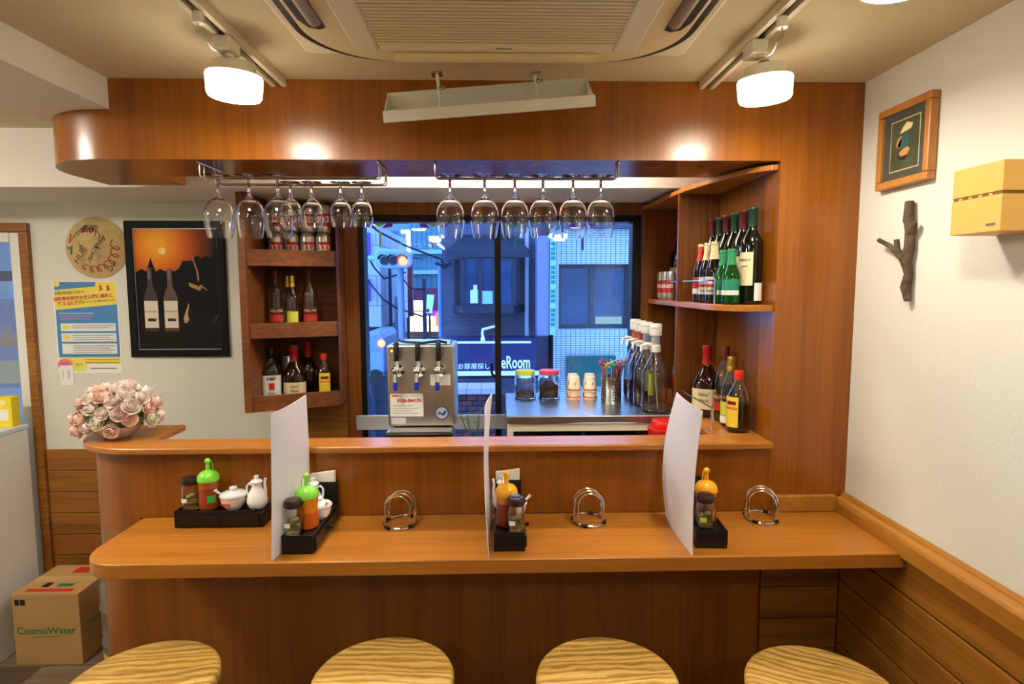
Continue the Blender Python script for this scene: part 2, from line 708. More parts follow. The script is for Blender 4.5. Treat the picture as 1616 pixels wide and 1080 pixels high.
# ------------------------------------------------------------------ kitchen window
win = bpy.data.objects.new('window_1', None)
col.objects.link(win)
struct(win, 'black framed sliding window onto the dusk street')
for nm, b in [('casing', (WX0 - .04, WX0 + .02, 2.755, 2.80, .75, 2.0)), ('casing', (WX1 - .022, WX1 + .045, 2.755, 2.80, .75, 2.0)), ('casing', (WX0 + .021, WX1 - .023, 2.755, 2.80, 1.945, 1.999))]:
    obj(nm, MB().box(*b), WS, win, bevel=.002)
for nm, b in [('outer_frame', (WX0 + .002, WX0 + .043, 2.775, 2.86, .801, 1.944)), ('outer_frame', (WX1 - .062, WX1 - .024, 2.775, 2.86, .801, 1.944)),
              ('outer_frame', (WX0 + .044, WX1 - .063, 2.775, 2.86, 1.915, 1.944)), ('outer_frame', (WX0 + .044, WX1 - .063, 2.775, 2.86, .801, .85)),
              ('sash_stile', (-.012, .017, 2.79, 2.83, .851, 1.914))]:
    obj(nm, MB().box(*b), DARKF, win, bevel=.002)
PG = pane_glass('window_glass')
obj('pane', MB().box(WX0 + .044, .0, 2.836, 2.840, .851, 1.914), PG, win)
obj('pane', MB().box(.018, WX1 - .063, 2.808, 2.812, .851, 1.914), PG, win)
lt = obj('latch', MB().tube([(-.014, 2.785, 1.20), (-.024, 2.775, 1.205), (-.028, 2.772, 1.22), (-.028, 2.772, 1.262)], .006), DARKF, win, smooth=True)
struct(obj('trim_3', MB().box(-.645, .04, 2.685, 2.70, .968, 1.034), ALU, bevel=.002), 'flat aluminium guard bar across the window')

# ================================================================== the bar
pts = [(1.0785, 1.487), (1.0785, 1.7995), (-1.09, 1.7995)] + [(-1.09, 1.585)] + arc(-.99, 1.585, .10, 180, 270, 10)
o = obj('bar_counter', MB().prism(pts, .8745, .914), WX, smooth=True, bevel=.003, angle=30)
tag(o, 'long reddish wood dining counter with a rounded left corner', 'counter')
front = thing('bar_cladding', 'dark reddish veneered bar front panel with rounded left end', 'bar panel', (0, 0, 0))
fo = [(.8313, 1.80), (.8313, 1.86), (-1.10, 1.86)] + arc(-1.105, 2.02, .20, 255, 180, 8) + [(-1.305, 2.10), (-1.325, 2.10)] + arc(-1.105, 2.02, .22, 180, 270, 12)
obj('lower_panel', MB().prism([(x, y) for x, y in fo], .004, .874), WV, front, smooth=True, angle=25)
obj('riser_panel', MB().prism([(x if x < .8 else .8475, y) for x, y in fo], .9145, 1.117), WV, front, smooth=True, angle=25)
obj('end_filler', MB().prism([(x, y) for x, y in [(-1.10, 1.801)] + arc(-1.105, 2.02, .2195, 268, 180, 10) + [(-1.30, 2.09), (-1.29, 2.02), (-1.10, 1.85)]], .8745, .914), WV, front, smooth=True, angle=25)
lp = [(.8475, 1.77), (.8475, 1.885), (-1.095, 1.885), (-1.095, 2.085), (-1.355, 2.085)] + arc(-1.105, 2.02, .25, 180, 270, 14)
o = obj('counter_ledge', MB().prism(lp, 1.1175, 1.139), WL, smooth=True, bevel=.005, angle=30)
tag(o, 'narrow raised golden wood ledge along the top of the bar', 'ledge')

# ================================================================== lamps on the ceiling tracks
DIFF = glow('lamp_diffuser', (1.0, 0.94, 0.80, 1), LAMP_E)
DIFS = glow('lamp_diffuser_side', (1.0, 0.90, 0.70, 1), LAMP_SIDE)
LBASE = mat('lamp_base', S(232, 222, 196), 0.35)
SLOT = mat('track_slot', S(40, 34, 28), 0.6)


def track(x, side):
    t = thing('lighting_track', 'cream ceiling lighting track %s of the air conditioner' % side, 'lighting track', (x, 0, 0))
    obj('channel', MB().box(-.021, -.0085, -1.6, 1.835, 2.196, 2.2175).box(.0085, .021, -1.6, 1.835, 2.196, 2.2175).box(-.0085, .0085, -1.6, 1.835, 2.211, 2.2175), CREAM, t)
    obj('end_cap', MB().box(-.022, .022, 1.8355, 1.8475, 2.194, 2.2175), CREAM, t, bevel=.002)
    obj('slot', MB().box(-.0083, .0083, -1.6, 1.835, 2.2085, 2.2108), SLOT, t)
    return t


track(-.628, 'left')
track(.618, 'right')


def lamp(x, y, tilt, label, sgn, off=0.0):
    """drum lamp on a track adapter; x is the track's x"""
    t = thing('track_lamp', label, 'lamp', (x, y, 2.2085), 0, 'drum lamps on the ceiling tracks')
    obj('adapter', MB().box(-.019, .019, -.065, -.005, -.045, -.0125), LBASE, t, bevel=.004)
    obj('socket', MB().cyl(.013, -.053, -.0455, 16, (off * .6, -.03, 0)), LBASE, t, smooth=True)
    obj('clip', MB().cyl(.012, -.034, -.0125, 14, (0, -.17, 0)), LBASE, t, smooth=True)
    obj('safety_cord', MB().tube([(0, -.17, -.034), (.004 * sgn, -.168, -.052), (-.004 * sgn, -.16, -.058), (.004, -.12, -.066), (.006, -.075, -.062), (0, -.05, -.05)], .0018, 6), STEEL, t, smooth=True)
    h = obj('housing', MB().lathe([(0, 0), (.047, 0), (.049, -.003), (.050, -.024), (.062, -.025), (.063, -.0285), (0, -.0285)], 36), LBASE, t, smooth=True, loc=(off, -.0, -.0535), rot=(math.radians(tilt[0]), math.radians(tilt[1]), 0))
    obj('diffuser', MB().lathe([(.062, -.0288), (.0645, -.032), (.0645, -.038), (.062, -.074), (.058, -.081), (.053, -.083)], 40), DIFS, h, smooth=True)
    obj('lens', MB().lathe([(.053, -.083), (.047, -.0842), (0, -.0848)], 40), DIFF, h, smooth=True)
    return t


lamp(-.628, 1.50, (3, 3), 'lit white drum lamp hanging on the left track, nearest the bar soffit', -1)
lamp(.618, 1.50, (4, -4), 'lit white drum lamp hanging on the right track, nearest the bar soffit', 1, .04)
lamp(.618, .938, (0, 0), 'lit white drum lamp on the right track at the top edge, nearer the viewer', 1)
lamp(-.628, .80, (0, 0), 'unseen drum lamp added on the left track behind the top edge for ambient light', -1)  # unseen lamp added for more light on stools and counter
lamp(.618, -.35, (0, 0), 'unseen drum lamp added on the right track behind the viewer for ambient light', 1)  # out of view, added for ambient light from behind the camera
lamp(-.628, -.45, (0, 0), 'unseen drum lamp added on the left track behind the viewer for ambient light', -1)  # another unseen lamp added to raise the room's ambient light

TUBE = glow('fluorescent_tube', (1.0, 0.94, 0.82, 1), TUBE_E)


def batten(label, loc, L_, rz, tube):
    t = thing('fluorescent_light', label, 'lamp', loc, rz)
    obj('housing', MB().box(-L_ / 2, L_ / 2, -.03, .03, -.025, -.0005), WHITE, t, bevel=.004)
    obj('tube', MB().lathe([(0, -L_ / 2 + .03), (.013, -L_ / 2 + .03), (.013, L_ / 2 - .03), (0, L_ / 2 - .03)], 16, (0, 0, -.045), axis='x'), tube, t, smooth=True)
    for s in (-1, 1):
        obj('holder', MB().box(s * L_ / 2 - .012, s * L_ / 2 + .012, -.018, .018, -.062, -.0005), WHITE, t, bevel=.003)


batten('fluorescent tube light above the kitchen behind the soffit', (-.05, 2.21, ZC), 1.2, 0, TUBE)
batten('fluorescent tube light on the ceiling behind the viewer, left', (-.78, -2.6, ZC), 1.25, PI / 2, glow('rear_tube', (1.0, 0.93, 0.78, 1), REAR_E))

cl = thing('added_entry_light', 'unseen round light added over the entrance to brighten the left wall', 'lamp', (-2.05, 1.25, ZC - .0005))  # out-of-view lamp added to brighten the left part of the back wall
obj('base', MB().cyl(.12, -.02, 0, 32), WHITE, cl, smooth=True)
obj('shade', MB().lathe([(.115, -.0205), (.14, -.03), (.14, -.05), (.11, -.07), (0, -.075)], 36), glow('added_entry_glow', (1.0, .94, .82, 1), ENTR_E), cl, smooth=True)

# ================================================================== ceiling air conditioner
ac = thing('air_conditioner', 'cream ceiling cassette air conditioner with a ribbed grille', 'air conditioner', (0, 1.09, 2.2175))
ACM = mat('ac_plastic', S(224, 206, 160), 0.4)
ACW = mat('ac_plastic_light', S(226, 214, 184), 0.35)


def rrect(hx, hy, r, n=10):
    return arc(hx - r, hy - r, r, 0, 90, n) + arc(-hx + r, hy - r, r, 90, 180, n) + arc(-hx + r, -hy + r, r, 180, 270, n) + arc(hx - r, -hy + r, r, 270, 360, n)


obj('panel', MB().prism(rrect(.475, .475, .02, 4), -.018, -.0005), ACW, ac, bevel=.008)
SL = mat('ac_slot', S(26, 22, 20), 0.5)
obj('gap_line', MB().prism(rrect(.454, .512, .20, 16), -.0196, -.0183), SL, ac)
obj('body', MB().prism(rrect(.434, .494, .20, 16), -.028, -.0198), ACM, ac, smooth=True, bevel=.004, angle=50)
ACB = mat('ac_flap', S(150, 132, 104), .35)
for s in (-1, 1):
    obj('outlet_slot', MB().prism([(s * .372, -.30), (s * .424, -.30), (s * .424, .25), (s * .412, .29), (s * .39, .30), (s * .376, .29)][::s], -.0295, -.0282), SL, ac)
    obj('louver', MB().grid(lambda u, v: (s * (.376 + .028 * u), -.29 + .55 * v, -.030 - .008 * math.sin(PI * u)), 6, 2, (0, 0, -.003)), ACB, ac, smooth=True)
obj('front_louver', MB().grid(lambda u, v: (-.25 + .5 * u, .425 + .06 * v, -.0285 - .008 * math.sin(PI * v)), 8, 6, (0, 0, -.003)), ACM, ac, smooth=True)
obj('grille_frame', MB().box(-.335, -.276, -.385, .39, -.040, -.0285).box(.276, .335, -.385, .39, -.040, -.0285).box(-.2755, .2755, .352, .39, -.040, -.0285).box(-.2755, .2755, -.385, -.36, -.040, -.0285), ACW, ac, bevel=.006)
obj('grille_backing', MB().box(-.275, .275, -.359, .351, -.0315, -.0285), mat('ac_filter', S(150, 128, 80), 0.7), ac)
slm = obj('slat', MB().box(-.275, .275, -.0045, .0045, -.040, -.032), ACM, ac)
slm.location = (0, .345, 0)
for i in range(1, 46):
    c = slm.copy()
    col.objects.link(c)
    c.location = (0, .345 - i * .0155, 0)
obj('badge', MB().box(.0, .038, .370, .375, -.0408, -.0401), mat('ac_badge', S(110, 96, 70), .4), ac)

# wind deflector trough below its front edge
DW = mat('deflector_plastic', S(232, 226, 206), 0.4)
d = thing('wind_deflector', 'white trough-shaped wind deflector hung below the air conditioner', 'wind deflector', (-.016, 1.60, 2.058))
d.rotation_euler = (0, math.radians(-4.6), 0)
prof = [(0, .0), (.0, .028), (.004, .030), (.05, .018), (.085, .034), (.10, .104), (.104, .103), (.089, .030), (.052, .0135), (.006, .025), (.006, .0)]
obj('trough', MB().loop([(-.272, y - .03, z) for y, z in prof], (.544, 0, 0)), DW, d, smooth=True, angle=30)
for s in (-1, 1):
    obj('end_rib', MB().loop([(s * .27, y - .03, z) for y, z in [(.006, .029), (.05, .019), (.085, .035), (.099, .10)]], (s * -.003, 0, 0)), DW, d)
for x in (-.13, .128):
    dz = -.016 - x * math.tan(math.radians(-4.6)) * -1
    h = obj('hanger', MB().tube([(x, .015, .02), (x, .012, .035), (x + .004, .03, .06), (x + .002, .035, .082), (x, .035, .118 + x * -.08)], .0045, 8), DW, d, smooth=True)
    obj('wing_nut', MB().ball((x + .006, .028, .092), .006).box(x + .002, x + .018, .026, .030, .088, .097), STEEL, h, smooth=True)
    obj('bracket', MB().box(x - .014, x + .014, .015, .05, .118 + x * -.08, .122 + x * -.08), STEEL, h)

# ================================================================== right wall
p = thing('framed_picture', 'small pine framed picture of a figure in a straw hat on the right wall', 'picture', (1.0925, 1.59, 1.992))
p.rotation_euler = (0, 0, -PI / 2)   # local -y faces the room (-x), local x runs towards the viewer
hw, hh = .103, .108
fr_m = wood('frame_pine', S(176, 112, 46), S(206, 144, 72), 'z', 7, .35, pore=.15)
for a, b, c_, d_ in [(-hw, hw, hh - .02, hh), (-hw, hw, -hh, -hh + .02), (-hw, -hw + .02, -hh + .0205, hh - .0205), (hw - .02, hw, -hh + .0205, hh - .0205)]:
    obj('frame_bar', MB().box(a, b, -.024, -.001, c_, d_), fr_m, p, bevel=.003)
obj('mat_board', MB().box(-hw + .018, hw - .018, -.014, -.002, -hh + .018, hh - .018), mat('mat_board_grey', S(74, 74, 68), .8), p)
pr_ = obj('print', MB().box(-.054, .054, -.0148, -.0142, -.064, .064), mat('print_green', S(84, 88, 62), .6, vary=(14, S(58, 62, 44))), p)
obj('print_edge', MB().box(-.057, .057, -.0145, -.0141, -.067, .067), mat('print_edge', S(200, 180, 130), .6), p)
for nm, pts, mm in [('hat_shape', [(-.02, .03), (.024, .036), (.03, .048), (.006, .056), (-.008, .046)], S(226, 206, 150)),
                    ('sleeve_shape', [(-.006, .027), (.014, .03), (.018, -.004), (-.004, -.012), (-.03, .0)], S(56, 92, 94)),
                    ('basket_shape', [(-.034, .0), (-.026, .02), (-.012, .024), (-.012, .006), (-.02, -.008)], S(190, 136, 82)),
                    ('fruit_shape', [(-.02, -.02), (-.006, -.012), (.012, -.008), (.022, -.016), (.012, -.028), (-.012, -.03)], S(206, 142, 78)),
                    ('boat_shape', [(-.026, -.024), (-.012, -.032), (.014, -.03), (.008, -.04), (-.016, -.04)], S(36, 34, 28))]:
    obj(nm, MB().loop([(x, -.0149, z) for x, z in pts], (0, -.0003, 0)), mat(nm, mm, .7), pr_)

BARK = mat('branch_bark', S(70, 54, 42), 0.8, bump=(60, 0.9, 0.01), vary=(30, S(104, 84, 66)))
br = thing('wall_branch', 'dark bare tree branch mounted on the right wall', 'branch', (1.0785, 1.55, 1.58))
mp_ = [(0, -.008, 0), (-.002, .002, .035), (0, -.004, .07), (-.004, .004, .105), (-.002, -.004, .14), (0, .0, .18), (-.003, .004, .215), (0, .008, .258)]
obj('stem', MB().tube(mp_, [.0095, .013, .011, .0145, .013, .012, .013, .011], 10), BARK, br, smooth=True)
obj('twig', MB().tube([(-.002, .005, .105), (-.008, .03, .125), (-.010, .06, .146), (-.012, .108, .166)], [.012, .009, .007, .006], 8), BARK, br, smooth=True)
obj('twig', MB().tube([(-.004, .012, .11), (-.012, .028, .135), (-.014, .03, .162)], [.010, .008, .007], 8), BARK, br, smooth=True)
obj('stub', MB().tube([(0, -.002, .175), (-.006, -.018, .188), (-.008, -.024, .202)], [.012, .010, .008], 8), BARK, br, smooth=True)
obj('stub', MB().tube([(0, .004, .20), (-.004, .018, .212)], [.010, .006], 8), BARK, br, smooth=True)

yb = thing('wall_box', 'mustard yellow two-tier box mounted on the right wall', 'box', (.99, 1.165, 1.727))
YEL = mat('mustard_paint', S(222, 172, 84), 0.45, bump=(200, .08))
obj('upper_case', MB().box(0, .1025, 0, .13, .078, .138), YEL, yb, bevel=.0015)
obj('lower_case', MB().box(0, .1025, 0, .13, 0, .072), YEL, yb, bevel=.0015)
obj('shadow_gap', MB().box(.002, .1025, .002, .128, .0722, .0778), mat('box_gap', S(120, 82, 30), .7), yb)
for i in range(4):
    obj('notch', MB().box(-.0004, .004, .024 + i * .026, .032 + i * .026, .0725, .0765), YEL, yb)
obj('badge', MB().box(-.001, 0, .012, .034, .012, .017), mat('badge_grey', S(140, 130, 120), .4, .6), yb)

# ================================================================== back wall
hat = thing('conical_hat', 'painted conical straw hat hung on the back wall', 'hat', (-1.829, YB - .001, 1.80))
hat.rotation_euler = (PI / 2, 0, 0)      # local z points into the room
STRAW = mat('palm_straw', S(206, 178, 124), 0.7, vary=(60, S(190, 160, 104)), bump=(150, .2))
hr = .138
obj('cone', MB().lathe([(hr - .003, .002), (hr, 0), (hr + .001, .004), (hr * .6, .036), (hr * .3, .056), (.006, .074), (0, .075), (0, .07), (hr * .6, .032)], 48), STRAW, hat, smooth=True)


def hz(x, y):
    return .0765 - math.hypot(x, y) / hr * .068


def stroke(name, pts, r, m):
    obj(name, MB().tube([(x, y, hz(x, y)) for x, y in pts], r, 6), m, hat, smooth=True)


HR_, HG, HB = mat('hat_red', S(176, 54, 40), .7), mat('hat_green', S(70, 94, 62), .7), mat('hat_blue', S(58, 128, 132), .7)
for q in range(9):
    x0 = -.028 + q * .012
    stroke('leaf_stroke', [(-.03 + q * .006, .10), (-.07 + q * .016, .092 - abs(q - 3) * .009), (-.095 + q * .02, .07 - abs(q - 4) * .01)], .002, HG)
for q in range(5):
    stroke('petal_stroke', [(-.03 + q * .010, .088), (-.04 + q * .013, .066)], .004, mat('hat_maroon', S(128, 44, 46), .7))
stroke('petal_stroke', [(.012, .085), (.028, .066)], .0035, HR_)
stroke('petal_stroke', [(-.10, .06), (-.106, .02)], .003, HR_)
stroke('bird_stroke', [(-.116, -.002), (-.10, -.004), (-.09, .006), (-.098, -.03)], .005, HB)
loopp = []
for i in range(110):
    a = i / 109
    ang = math.radians(-122 + a * 135)
    rr_ = .098 + .014 * math.sin(a * 44)
    loopp.append((rr_ * math.cos(ang + .14 * math.cos(a * 44)), rr_ * math.sin(ang + .14 * math.cos(a * 44))))
stroke('red_scroll', loopp, .002, HR_)
stroke('green_scroll', [(.06, -.11), (.075, -.095), (.068, -.085), (.085, -.08), (.09, -.062)], .002, HG)
HK = mat('hat_ink', S(70, 60, 60), .7)
text('HUẾ', .044, HK, hat, loc=(-.03, -.035, .070), rot=(math.radians(-10), math.radians(-8), math.radians(55)))
text('THƯƠNG', .027, HK, hat, loc=(.040, -.008, .070), rot=(0, math.radians(24), math.radians(75)))
stroke('underline', [(-.012, -.07), (.006, -.046), (.016, -.03)], .0014, HK)

po = thing('information_poster', 'yellow and blue bicycle insurance poster on the back wall', 'poster', (-1.895, YB - .0006, 1.222))
po.rotation_euler = (0, 0, 0)
obj('sheet', MB().box(-.147, .147, -.0012, -.0002, 0, .427), PAPER, po)
PBL, PYE, PGB = mat('poster_blue', S(70, 132, 190), .6), mat('poster_yellow', S(236, 214, 84), .6), mat('poster_pale', S(226, 228, 226), .6)
PPK = mat('poster_pink', S(200, 54, 96), .6)


def pq(name, pts, m, lvl=1):
    return obj(name, MB().loop([(x, -.0012 - .0003 * lvl, z) for x, z in pts], (0, .0003, 0)), m, po)


def pr4(name, x0, x1, z0, z1, m, lvl=2):
    return pq(name, [(x0, z0), (x1, z0), (x1, z1), (x0, z1)], m, lvl)


pq('blue_field', [(-.140, .075), (.140, .075), (.140, .423), (-.140, .423)], PBL, 1)
pq('yellow_field', [(-.140, .294), (.12, .318), (.140, .32), (.140, .423), (.05, .423), (.045, .402), (-.140, .385)], PYE, 2)
pq('yellow_corner', arc(-.128, .414, .014, 0, 360, 14)[:-1], PYE, 2)
pr4('yellow_strip', -.140, .140, .043, .074, PYE, 2)
for k, (z0, z1) in enumerate([(.196, .232), (.147, .187), (.090, .138)]):
    pr4('text_box', -.122, .128, z0, z1, PGB, 2)
    pr4('text_tab', -.114, -.084, (z0 + z1) / 2 - .009, (z0 + z1) / 2 + .009, PYE if k < 2 else PAPER, 3)
    for q in range(2 + k):
        pr4('print_line', -.07, .118 - .02 * (q % 2), z1 - .012 - q * .010, z1 - .009 - q * .010, mat('print_grey', S(120, 120, 118), .7), 3)
text('令和2年4月1日から', .017, INK, po, loc=(-.072, -.0024, .373), rot=(PI / 2, math.radians(-4), 0))
text('自転車利用中の対人賠償事故に', .0195, PPK, po, loc=(-.01, -.0024, .351), rot=(PI / 2, math.radians(-4), 0), bold=.0006)
text('備える保険等', .0195, PPK, po, loc=(-.068, -.0024, .325), rot=(PI / 2, math.radians(-4), 0), bold=.0006)
text('に加入している必要があります！', .0115, INK, po, loc=(.055, -.0024, .334), rot=(PI / 2, math.radians(-4), 0))
for q, (x0, x1) in enumerate([(-.125, .03), (-.122, .032), (-.122, .018)]):
    pr4('print_line', x0, x1, .276 - q * .013, .281 - q * .013, mat('poster_lightblue', S(150, 190, 220), .6) if q == 0 else mat('poster_rose', S(190, 110, 150), .6), 2)
for q in range(2):
    pr4('print_line', -.02, .135, .060 - q * .013, .064 - q * .013, mat('print_olive', S(150, 136, 70), .7), 3)
pr4('print_line', .0, .12, .02, .024, mat('print_grey', S(120, 120, 118), .7), 2)
for x0 in (.062, .095):
    pq('red_figure', [(x0, .376), (x0 + .006, .394), (x0 + .002, .404), (x0 + .010, .410), (x0 + .014, .396), (x0 + .02, .380), (x0 + .012, .388)], INKR, 3)
for (nm, lb, x, z, m) in [('sticky_note', 'round pink sticky note at the foot of the poster', -2.008, 1.262, mat('note_pink', S(232, 118, 150), .7)),
                          ('sticky_note', 'yellow sticky note beside the pink note', -1.944, 1.258, mat('note_yellow', S(232, 222, 110), .7))]:
    o = thing(nm, lb, 'note', (x, YB - .003, z))
    o['group'] = 'notes stuck below the poster'
    if 'pink' in lb:
        obj('sheet', MB().loop([(.034 * math.cos(a * PI / 14), 0, .028 * math.sin(a * PI / 14)) for a in range(28)], (0, -.0008, 0)), m, o)
    else:
        obj('sheet', MB().loop([(-.03, 0, -.022), (.012, 0, -.03), (.032, 0, -.006), (.026, 0, .022), (-.03, 0, .026)], (0, -.0008, 0)), m, o)
    for q in range(3):
        obj('scribble', MB().tube([(-.018 + q * .012, -.0012, .012), (-.012 + q * .012, -.0012, -.004), (-.008 + q * .012, -.0012, .010)], .0007, 5), INK, o)
o = thing('paper_tag', 'narrow white paper tag below the pink note', 'tag', (-2.004, YB - .003, 1.165))
obj('sheet', MB().box(-.03, .03, -.001, 0, 0, .094), PAPER, o)
for x in (-.018, .004, .012):
    obj('writing', MB().tube([(x, -.0013, .07), (x + .002, -.0013, .05), (x - .001, -.0013, .03)], .0007, 5), INK, o)

# framed wine poster
wp = thing('framed_wine_poster', 'large black framed wine advertisement with orange sunset on the back wall', 'poster', (-1.472, YB - .001, 1.297))
W2, H2 = .224, .624
BFR = mat('poster_frame_black', S(12, 11, 11), .6, spec=.2)
for a in [(-W2, W2, H2 - .034, H2), (-W2, W2, 0, .034), (-W2, -W2 + .034, .0345, H2 - .0345), (W2 - .034, W2, .0345, H2 - .0345)]:
    obj('frame_bar', MB().box(a[0], a[1], -.016, 0, a[2], a[3]), BFR, wp, bevel=.002)
for a in [(-.19, .19, H2 - .0365, H2 - .034), (-.19, .19, .034, .0365), (-.19, -.1875, .0365, H2 - .0365), (.1875, .19, .0365, H2 - .0365)]:
    obj('silver_liner', MB().box(a[0], a[1], -.009, -.003, a[2], a[3]), ALU, wp)
# printed picture: warm sky fading into darkness (ink on paper)
pm_ = bpy.data.materials.new('wine_print')
pm_.use_nodes = True
n = pm_.node_tree.nodes
L = pm_.node_tree.links
t = n.new('ShaderNodeTexCoord')
vs_ = n.new('ShaderNodeVectorMath')
vs_.operation = 'DISTANCE'
vs_.inputs[1].default_value = (-.085, 0, .52)
L.new(t.outputs['Object'], vs_.inputs[0])
rr = n.new('ShaderNodeValToRGB')
for pos, cc in [(0.03, S(250, 170, 50)), (.11, S(222, 110, 24)), (.18, S(150, 62, 12)), (.26, S(20, 12, 8))]:
    e = rr.color_ramp.elements.new(pos)
    e.color = cc
rr.color_ramp.elements.remove(rr.color_ramp.elements[0])
rr.color_ramp.elements[-1].color = S(8, 7, 7)
L.new(vs_.outputs['Value'], rr.inputs['Fac'])
L.new(rr.outputs['Color'], n['Principled BSDF'].inputs['Base Color'])
n['Principled BSDF'].inputs['Roughness'].default_value = .6
n['Principled BSDF'].inputs['Specular IOR Level'].default_value = .2
obj('print', MB().box(-.187, .187, -.005, -.002, .037, H2 - .037), pm_, wp)


def wq(name, pts, m, lvl=1):
    return obj(name, MB().loop([(x, -.005 - .0004 * lvl, z) for x, z in pts], (0, .0004, 0)), m, wp)


DK = mat('print_black', S(8, 7, 7), .6, spec=.2)
tl = [(-.187, .20), (-.187, .395)]
for i in range(18):
    x = -.18 + i * .021
    tl += [(x, .395 + (.012 if i % 2 else 0) + (.05 if i == 3 else 0) + (.06 if i > 12 else .035 if i > 9 else 0) + (.015 if i in (10, 12) else 0))]
tl += [(.187, .52), (.187, .20)]
wq('tree_line', tl, DK, 1)
wq('sun_disc', [(-.062 + 0.016 * math.cos(a * PI / 8), .488 + .016 * math.sin(a * PI / 8)) for a in range(16)], mat('print_sun', S(255, 220, 120), .4), 2)
for bx_, cc in ((-.125, S(40, 26, 22)), (-.035, S(84, 60, 40))):
    bp = [(bx_ - .032, .12), (bx_ + .032, .12), (bx_ + .032, .27), (bx_ + .024, .30), (bx_ + .011, .325), (bx_ + .010, .41), (bx_ - .010, .41), (bx_ - .011, .325), (bx_ - .024, .30), (bx_ - .032, .27)]
    o = wq('bottle_shape', bp, mat('print_bottle%d' % int(-bx_ * 1000), cc, .35), 2)
    obj('foil_shape', MB().loop([(bx_ - .009, -.0062, .36), (bx_ + .004, -.0062, .36), (bx_ + .004, -.0062, .41), (bx_ - .009, -.0062, .41)], (0, .0003, 0)), mat('print_foil', S(120, 70, 80), .4), o)
    obj('label_shape', MB().loop([(bx_ - .031, -.0064, .135), (bx_ + .031, -.0064, .135), (bx_ + .031, -.0064, .26), (bx_ - .031, -.0064, .26)], (0, .0004, 0)), mat('print_label', S(216, 204, 180), .6), o)
    text('EXCELLENCE', .0095, INK, o, loc=(bx_, -.0068, .21))
    obj('castle_shape', MB().loop([(bx_ - .018, -.0068, .165), (bx_ + .02, -.0068, .165), (bx_ + .02, -.0068, .185), (bx_ + .015, -.0068, .175), (bx_ + .008, -.0068, .18), (bx_ - .018, -.0068, .178)], (0, .0003, 0)), INK, o)
GD = mat('print_gold', S(172, 120, 50), .4)
wq('gold_line', [(.07, .46), (.075, .46), (.095, .40), (.10, .36), (.096, .345), (.0925, .36), (.088, .40)], GD, 2)
wq('gold_buckle', [(.05, .345), (.10, .325), (.105, .335), (.14, .305), (.108, .322), (.102, .305), (.055, .325)], GD, 2)
wq('hand_shape', [(.02, .18), (.035, .22), (.045, .25), (.048, .235), (.04, .20), (.045, .17), (.03, .155), (.022, .16)], mat('print_skin', S(190, 140, 100), .5), 2)
wq('green_glint', [(.15, .14), (.155, .15), (.175, .20), (.172, .18)], mat('print_green_glint', S(70, 80, 44), .5), 2)

# ================================================================== wine glasses and their racks
WG = glass('wine_glass', (1, 1, 1, 1), 0.0, 1.48)
big = [(0, 0), (.036, -.0005), (.0365, -.002), (.012, -.006), (.0045, -.012), (.0038, -.055), (.0052, -.062), (.011, -.068), (.025, -.078), (.036, -.092), (.0425, -.110), (.044, -.126), (.0428, -.143), (.0395, -.163), (.0345, -.187),
       (.0338, -.187), (.0388, -.163), (.0421, -.143), (.0433, -.126), (.0418, -.1105), (.0353, -.0927), (.0243, -.0788), (.0105, -.0695), (0, -.068)]
small = [(0, 0), (.031, -.0005), (.0315, -.002), (.010, -.005), (.0042, -.010), (.004, -.040), (.006, -.050), (.015, -.058), (.027, -.072), (.0335, -.090), (.035, -.104), (.0342, -.118), (.029, -.140),
         (.0283, -.140), (.0335, -.118), (.0343, -.104), (.0328, -.0905), (.0264, -.0728), (.0145, -.0592), (0, -.057)]


def wglass(prof, label, loc, group):
    o = obj('wine_glass', MB().lathe(prof, 40), WG, smooth=True, loc=loc, angle=60)
    return tag(o, label, 'wine glass', group)


ZG = 1.955
ordn = ['leftmost', 'second from the left', 'third from the left', 'fourth from the left', 'fifth from the left', 'rightmost']
g0 = None
for i, x in enumerate((-.142, -.037, .055, .141, .233, .318)):
    lb = 'hanging wine glass in the right rack before the window, ' + ordn[i]
    if g0 is None:
        g0 = wglass(big, lb, (x, 1.850, ZG), 'large wine glasses hung upside down')
    else:
        dup(g0, lb, (x, 1.850, ZG))
for i, x in enumerate((-.838, -.746, -.660)):
    dup(g0, 'large hanging wine glass in the left rack, ' + ['leftmost', 'middle', 'rightmost'][i] + ' of three', (x, 1.847, ZG))
s0 = None
for i, x in enumerate((-.655, -.588, -.497, -.430)):
    lb = 'small hanging wine glass in the left rack, ' + ['first', 'second', 'third', 'rightmost'][i] + ' from the large glasses'
    if s0 is None:
        s0 = wglass(small, lb, (x, 1.945, ZG - .004), 'small wine glasses hung upside down')
    else:
        dup(s0, lb, (x, 1.945, ZG - .004))
RK = mat('rack_chrome', S(200, 196, 190), 0.15, 1.0)


def rack(label, x0, x1, rows):
    t = thing('glass_rack', label, 'glass rack', (0, 0, 1.9905))
    for y, dz in rows:
        for s in (-1, 1):
            yy = y + s * .0135
            z0 = ZG - 1.9905 - .0095 + dz
            pts_ = [(x0, yy, 0), (x0, yy, z0 + .008), (x0 + .003, yy, z0 + .002), (x0 + .010, yy, z0), (x1 - .010, yy, z0), (x1 - .003, yy, z0 + .002), (x1, yy, z0 + .008), (x1, yy, 0)]
            obj('rail', MB().tube(pts_, .0024, 8), RK, t, smooth=True)
    for x in (x0, x1):
        obj('end_bar', MB().tube([(x, rows[0][0] - .03, -.003), (x, rows[-1][0] + .03, -.003)], .0028, 8), RK, t, smooth=True)


rack('wire stemware rack under the soffit, in front of the window', -.185, .368, [(1.850, 0)])
rack('wire stemware rack under the soffit, in front of the left shelves', -.882, -.352, [(1.847, 0), (1.945, -.004)])

